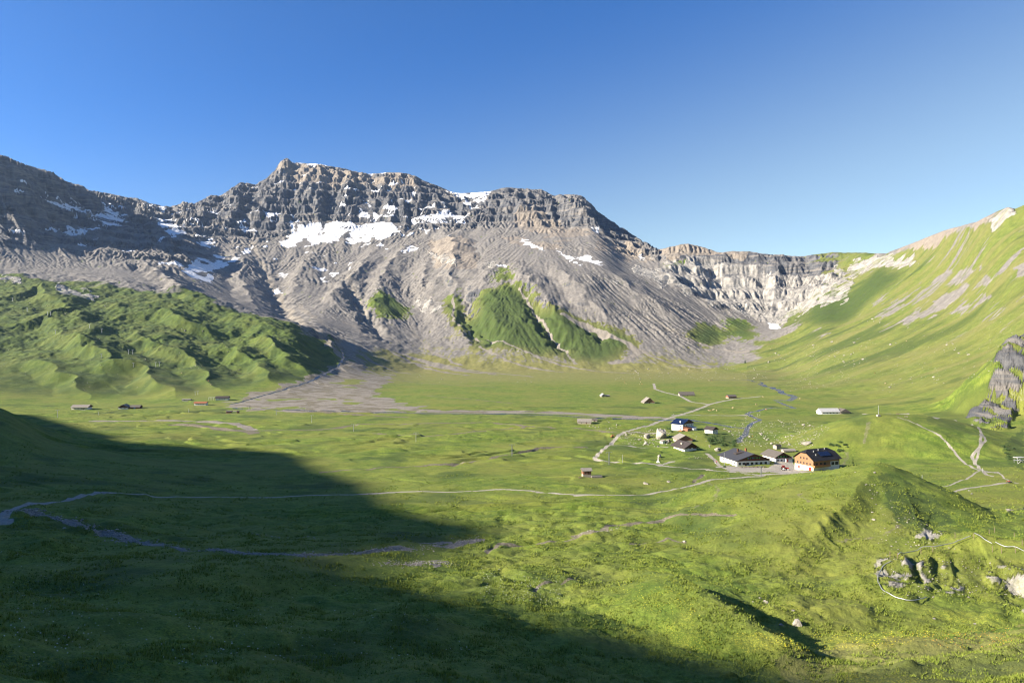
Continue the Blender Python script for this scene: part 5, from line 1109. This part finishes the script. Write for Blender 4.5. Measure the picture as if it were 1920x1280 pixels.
def strew(P, n, w0, w1, lb, grp, ym, clump=3):
    us = [p[0] for p in P]; vs_ = [p[1] for p in P]; c = None; k = 0
    while k < n:
        u, v = RB.uniform(min(us), max(us)), RB.uniform(min(vs_), max(vs_))
        if c and RB.random() < .55: u, v = c[0]+RB.gauss(0, 9), c[1]+RB.gauss(0, 4)
        if not inside(u, v, P): continue
        c = (u, v); q = RB.random()**3; place = ('upper ' if v < (min(vs_)+max(vs_))/2 else 'lower ')+('left' if u < (min(us)+max(us))/2 else 'right')
        boulder(u, v, w0+(w1-w0)*q, ('big ' if q > .45 else 'mid sized ' if q > .12 else 'small ')+lb+', '+place+' part', grp, ym, (1, RB.uniform(.6, 1), RB.uniform(.5, .95))); k += 1
strew([(1160,812),(1215,800),(1255,806),(1262,830),(1240,838),(1200,836),(1165,828)], 30, 3, 9, 'pale boulder among the rubble west of the hamlet barns', 'boulders west of the hamlet barns', 450)
strew([(1085,786),(1160,790),(1170,803),(1120,806),(1090,800)], 16, 3, 8, 'pale boulder on the grass around the sagging stone hut', 'boulders around the sagging stone hut', 560)
strew([(1350,800),(1420,785),(1490,785),(1560,800),(1520,838),(1440,840),(1400,838),(1385,825)], 66, 2.5, 8, 'pale boulder strewn over the grass between brook and knoll', 'boulders between brook and knoll', 460)
strew([(1290,812),(1330,818),(1350,838),(1310,842),(1290,830)], 10, 2.5, 6, 'pale boulder among the bushes beside the hamlet', 'boulders among the hamlet bushes', 460)
strew([(1320,850),(1360,850),(1350,862),(1300,862),(1260,856)], 9, 2.5, 6, 'pale boulder in the grass left of the inn', 'boulders left of the inn', 430)
strew([(1430,640),(1560,640),(1640,650),(1600,700),(1500,730),(1440,690)], 44, 2.5, 7, 'pale boulder on the lower right slope above the river', 'boulders on the lower right slope', 700)
strew([(1600,600),(1880,560),(1900,640),(1800,730),(1640,740),(1560,700)], 44, 2.5, 8, 'pale boulder lying on the high right slope', 'boulders on the high right slope', 600)
strew([(1180,690),(1440,690),(1440,712),(1150,712)], 34, 2, 5, 'pale boulder along the far edge of the plain', 'boulders along the far edge of the plain', 1000)
strew([(760,702),(1000,708),(1010,718),(800,716)], 12, 2, 5, 'lone boulder dotting the far left plain', 'boulders dotting the far left plain', 1000)
strew([(20,560),(300,560),(560,640),(500,700),(300,720),(60,700)], 40, 2, 5, 'pale boulder on the green hills at left', 'boulders on the green hills', 850)
# fine rubble: one mass of small stones
def stones(name, spots, lb=None):
    V0 = []; F0 = []
    bm = bmesh.new(); bmesh.ops.create_icosphere(bm, subdivisions=1, radius=1); base = np.array([v.co[:] for v in bm.verts]); fc = np.array([[v.index for v in f.verts] for f in bm.faces]); bm.free()
    for (x, y_, z, s_) in spots:
        r_ = RB.uniform(0, 6.28); c_, q_ = math.cos(r_), math.sin(r_)
        b_ = base*(1+.25*np.random.RandomState(int(RB.random()*1e6)).uniform(-1, 1, (len(base), 1)))*np.array([s_, s_*RB.uniform(.6, 1), s_*RB.uniform(.4, .8)])
        V0.append(np.stack([b_[:, 0]*c_-b_[:, 1]*q_+x, b_[:, 0]*q_+b_[:, 1]*c_+y_, b_[:, 2]+z], 1)); F0.append(fc+len(base)*(len(V0)-1))
    me = bpy.data.meshes.new(name); me.from_pydata(np.concatenate(V0).tolist(), [], np.concatenate(F0).tolist()); me.materials.append(M['rock'])
    o = bpy.data.objects.new(name, me); C.objects.link(o); o['kind'] = 'stuff'; return o
def along(uv, wid, n, s0, s1, ym=60):
    P = [on(u, v, ym) for u, v in uv]; out = []
    for _ in range(n):
        i = RB.randrange(len(P)-1); t = RB.random(); q = P[i].lerp(P[i+1], t); x = q.x+RB.gauss(0, wid*.5); y_ = q.y+RB.gauss(0, wid*.5)
        if y_ < 30: continue
        s_ = s0+(s1-s0)*RB.random()**3; out.append((x, y_, zat(x, y_)+s_*.15, s_))
    return out
stones('brook_stones', along([(40,955),(70,962),(150,985),(230,1010),(250,1017)], 5, 900, .15, .75)+along([(250,1016),(330,1027),(450,1038),(560,1041),(690,1036),(740,1030)], 2.2, 1100, .10, .45)+along([(440,1000),(600,1010),(500,1003)], 2.5, 120, .1, .4)
  +along([(740,1032),(860,1016),(900,1010)], 4, 420, .08, .35)+along([(720,1057),(850,1055)], 3, 420, .08, .3)+along([(1080,1003),(1120,996),(1160,986)], 2, 160, .08, .35))
sp = []
for P_, n_, s0, s1, ym in (([(1350,795),(1490,785),(1560,800),(1520,838),(1390,836)], 900, .15, .8, 460), ([(1160,812),(1260,804),(1262,835),(1165,832)], 420, .15, .8, 450), ([(1430,640),(1640,640),(1600,720),(1480,735)], 700, .3, 1.0, 650), ([(1600,600),(1900,560),(1900,700),(1640,740)], 700, .25, .9, 560),
                       ([(1180,685),(1440,685),(1440,712),(1150,712)], 500, .4, 1.2, 1000), ([(640,690),(1100,700),(1100,722),(640,720)], 160, .3, .9, 900), ([(0,560),(300,555),(600,650),(480,720),(0,740)], 500, .3, 1.0, 850), ([(1640,1040),(1900,1050),(1900,1120),(1650,1120)], 260, .08, .35, 120), ([(1600,880),(1720,960),(1800,1030),(1650,1030)], 160, .08, .4, 200), ([(1390,775),(1430,770),(1400,830),(1378,832)], 260, .2, .8, 480)):
    us = [p_[0] for p_ in P_]; vs_ = [p_[1] for p_ in P_]; k_ = 0
    while k_ < n_:
        u, v = RB.uniform(min(us), max(us)), RB.uniform(min(vs_), max(vs_))
        if inside(u, v, P_): q = on(u, v, ym); s_ = s0+(s1-s0)*RB.random()**3; sp.append((q.x, q.y, q.z+s_*.15, s_)); k_ += 1
stones('scattered_stones', sp)
# ------------------------------------------------------------------ shrubs: twiggy stems and many small leaves
def shrub_mesh(seed, n=260, cone=False):
    r_ = np.random.RandomState(seed); V0 = []; F0 = []
    lob = r_.uniform(-1, 1, (6, 3))*np.array([.55, .55, .3])+np.array([0, 0, .45])
    for i in range(n):
        if cone: h_ = r_.rand(); c = np.array([*(r_.randn(2)*.22*(1-h_)*1.6), h_*2.2+.1])
        else:
            c = lob[r_.randint(6)]+r_.randn(3)*np.array([.24, .24, .2]); c[2] = abs(c[2])
        a = r_.randn(3); a /= np.linalg.norm(a); b_ = np.cross(a, r_.randn(3)); b_ /= np.linalg.norm(b_); s_ = .09+.07*r_.rand()
        k = len(V0); V0 += [c-a*s_, c-b_*s_*.6, c+a*s_, c+b_*s_*.6]; F0.append((k, k+1, k+2, k+3))
    me = bpy.data.meshes.new('foliage'); me.from_pydata([tuple(v) for v in V0], [], F0); me.materials.append(M['conifer' if cone else 'leaf']); return me
def stem_mesh(cone=False):
    b = MB()
    if cone: b.tube((0,0,-.2), (0,0,2.0), .09, .02)
    else:
        for i in range(5): b.tube((0,0,-.1), (.5*math.cos(i*1.26), .5*math.sin(i*1.26), .55), .04, .015, 4)
    me = bpy.data.meshes.new('stem'); b.bm.to_mesh(me); b.bm.free(); me.materials.append(M['wood']); return me
SHM = [shrub_mesh(s_) for s_ in range(4)]; STM = stem_mesh(); FIR = shrub_mesh(9, 420, True); FST = stem_mesh(True)
def shrub(u, v, wpx, lb, grp, ym, cone=False, hk=.9):
    p = on(u, v, ym); s_ = .55*wpx*p.y/F; r0_ = tag(empty('fir_tree' if cone else 'shrub', p, RB.uniform(0, 6)), lb, 'tree' if cone else 'shrub', grp); r0_.scale = (s_, s_, s_*hk)
    for nm, me in (('crown' if cone else 'foliage', FIR if cone else SHM[RB.randrange(4)]), ('trunk' if cone else 'stem', FST if cone else STM)):
        o = bpy.data.objects.new(nm, me); C.objects.link(o); o.parent = r0_
def shrubs(P_, n, w0, w1, lb, grp, ym):
    us = [p_[0] for p_ in P_]; vs_ = [p_[1] for p_ in P_]; k_ = 0
    while k_ < n:
        u, v = RB.uniform(min(us), max(us)), RB.uniform(min(vs_), max(vs_))
        if inside(u, v, P_):
            wq_ = RB.uniform(w0, w1); shrub(u, v, wq_, ('large ' if wq_ > .7*w1+.3*w0 else 'small ' if wq_ < .3*w1+.7*w0 else '')+lb+(', upper ' if v < (min(vs_)+max(vs_))/2 else ', lower ')+('left' if u < (min(us)+max(us))/2 else 'right')+' part', grp, ym); k_ += 1
shrubs([(1318,814),(1350,818),(1382,826),(1376,838),(1335,834)], 34, 5, 11, 'dark green shrub in the thicket above the brook', 'shrubs in the thicket above the brook', 460)
shrubs([(1552,832),(1576,828),(1590,838),(1582,852),(1570,846)], 12, 5, 10, 'dense shrub behind the large chalet', 'shrubs behind the large chalet', 440)
shrubs([(1878,838),(1900,830),(1905,862),(1888,868)], 9, 5, 9, 'bright green shrub beside the steel platform', 'shrubs beside the steel platform', 420)
shrubs([(1248,800),(1256,804),(1262,815),(1255,812)], 4, 5, 8, 'small shrub beside the huge pale boulder', 'shrubs beside the huge pale boulder', 450)
shrub(1359, 876, 8, 'potted green shrub at the foot of the flagpole', None, 420); shrub(1397, 681, 4.5, 'single dark fir on the lower right slope', None, 900, True, 1.3)
# ------------------------------------------------------------------ grass and flowers of the near meadows
def tufts():
    r_ = np.random.RandomState(3); n = 240000
    yy = 62+(430-62)*r_.rand(n)**1.35; uu = r_.uniform(-120, 2040, n); xx = (uu-960)/F*yy
    den = fbm(xx.astype(f32), yy.astype(f32), 14, 3, 221)+.6*fbm(xx.astype(f32), yy.astype(f32), 3.5, 2, 223)
    cc = np.clip(((uu-ucol[0])/US), 0, NC-2).astype(int); rr = np.clip(np.searchsorted(rows, yy)-1, 0, NR-2)
    keep = (den > -.25+.6*r_.rand(n)+1.3*np.clip((yy-220)/200, 0, 1)*r_.rand(n))*(gravel[rr, cc] < .3)*(path[rr, cc] < .3)*(dirt[rr, cc] < .4)*(ocp[rr, cc] < .3) > 0
    xx, yy, uu, cc, rr = xx[keep], yy[keep], uu[keep], cc[keep], rr[keep]; n = len(xx)
    fr_ = (yy-rows[rr])/(rows[rr+1]-rows[rr]); fc_ = (uu-ucol[0])/US-cc
    zz = (Z[rr, cc]*(1-fc_)+Z[rr, cc+1]*fc_)*(1-fr_)+(Z[rr+1, cc]*(1-fc_)+Z[rr+1, cc+1]*fc_)*fr_
    B = 4; hgt = (.14+.22*r_.rand(n))*(1+.7*(den[keep] > .15))*(.95+yy/900); ang = r_.rand(n, B)*2*np.pi; sp_ = (.10+.16*r_.rand(n, B))*(.7+yy[:, None]/220)
    bx = xx[:, None]+np.cos(ang)*sp_*.4; by = yy[:, None]+np.sin(ang)*sp_*.4; wx_, wy_ = -np.sin(ang)*.035*(.8+yy[:, None]/110), np.cos(ang)*.035*(.8+yy[:, None]/110)
    tx = xx[:, None]+np.cos(ang)*sp_*1.5; ty = yy[:, None]+np.sin(ang)*sp_*1.5; hz_ = zz[:, None]+hgt[:, None]*(.7+.5*r_.rand(n, B)); z0_ = np.repeat(zz[:, None]-.05, B, 1)
    co = np.stack([np.stack([bx-wx_, by-wy_, z0_], -1), np.stack([bx+wx_, by+wy_, z0_], -1), np.stack([tx, ty, hz_], -1)], 2).reshape(-1, 3).astype(f32)
    nt_ = len(co)//3; me = bpy.data.meshes.new('grass'); me.vertices.add(len(co)); me.loops.add(len(co)); me.polygons.add(nt_)
    me.vertices.foreach_set('co', co.ravel()); me.loops.foreach_set('vertex_index', np.arange(len(co), dtype=np.int32)); me.polygons.foreach_set('loop_start', np.arange(0, len(co), 3, dtype=np.int32)); me.polygons.foreach_set('loop_total', np.full(nt_, 3, np.int32)); me.update(calc_edges=True)
    g = N('grass_blades'); a_ = g.noise(.12, 4, .6); b_ = g.noise(1.4, 3, .6)
    c_ = g.mix(g.rng(a_, .38, .62), (.105, .150, .018), (.180, .222, .034)); c_ = g.mix(g.rng(b_, .48, .68, 0, .8), c_, (.24, .26, .06))
    g.l(c_, g.b.inputs['Base Color']); g.b.inputs['Roughness'].default_value = .8; g.b.inputs['Specular IOR Level'].default_value = .15
    me.materials.append(g.m); o = bpy.data.objects.new('grass', me); C.objects.link(o); o['kind'] = 'stuff'
tufts()
def flowers():
    r_ = np.random.RandomState(8); V0 = []; F0 = []; mi = []
    for P_, n, c in (([(0,1030),(200,1060),(260,1200),(60,1260),(-20,1200)], 130, 0), ([(200,1140),(520,1140),(620,1240),(300,1260)], 90, 0), ([(520,1060),(700,1100),(900,1230),(600,1250)], 60, 0), ([(900,1060),(1050,1090),(1060,1140),(900,1120)], 150, 0), ([(1380,1190),(1700,1185),(1780,1180),(1700,1210),(1500,1225)], 420, 1), ([(1700,1190),(1900,1180),(1900,1215),(1740,1220)], 160, 2), ([(1150,1090),(1260,1100),(1330,1160),(1200,1150)], 110, 1)):
        us = [p_[0] for p_ in P_]; vs_ = [p_[1] for p_ in P_]; k_ = 0
        while k_ < n:
            u, v = r_.uniform(min(us), max(us)), r_.uniform(min(vs_), max(vs_))
            if not inside(u, v, P_): continue
            q = on(u, v, 55); s_ = .05+.05*r_.rand(); z = q.z+.42; k = len(V0); k_ += 1
            V0 += [(q.x-s_, q.y, z), (q.x, q.y-s_, z), (q.x+s_, q.y, z), (q.x, q.y+s_, z), (q.x, q.y, z+s_)]
            F0 += [(k, k+1, k+4), (k+1, k+2, k+4), (k+2, k+3, k+4), (k+3, k, k+4)]; mi += [c]*4
    me = bpy.data.meshes.new('flowers'); me.from_pydata(V0, [], F0)
    for nm, col in (('white_petals', (.8,.8,.78)), ('yellow_petals', (.65,.55,.03)), ('orange_petals', (.65,.30,.03))): me.materials.append(flat(nm, col, .7, .1, 3, obj=False))
    me.polygons.foreach_set('material_index', mi); o = bpy.data.objects.new('flowers', me); C.objects.link(o); o['kind'] = 'stuff'
flowers()
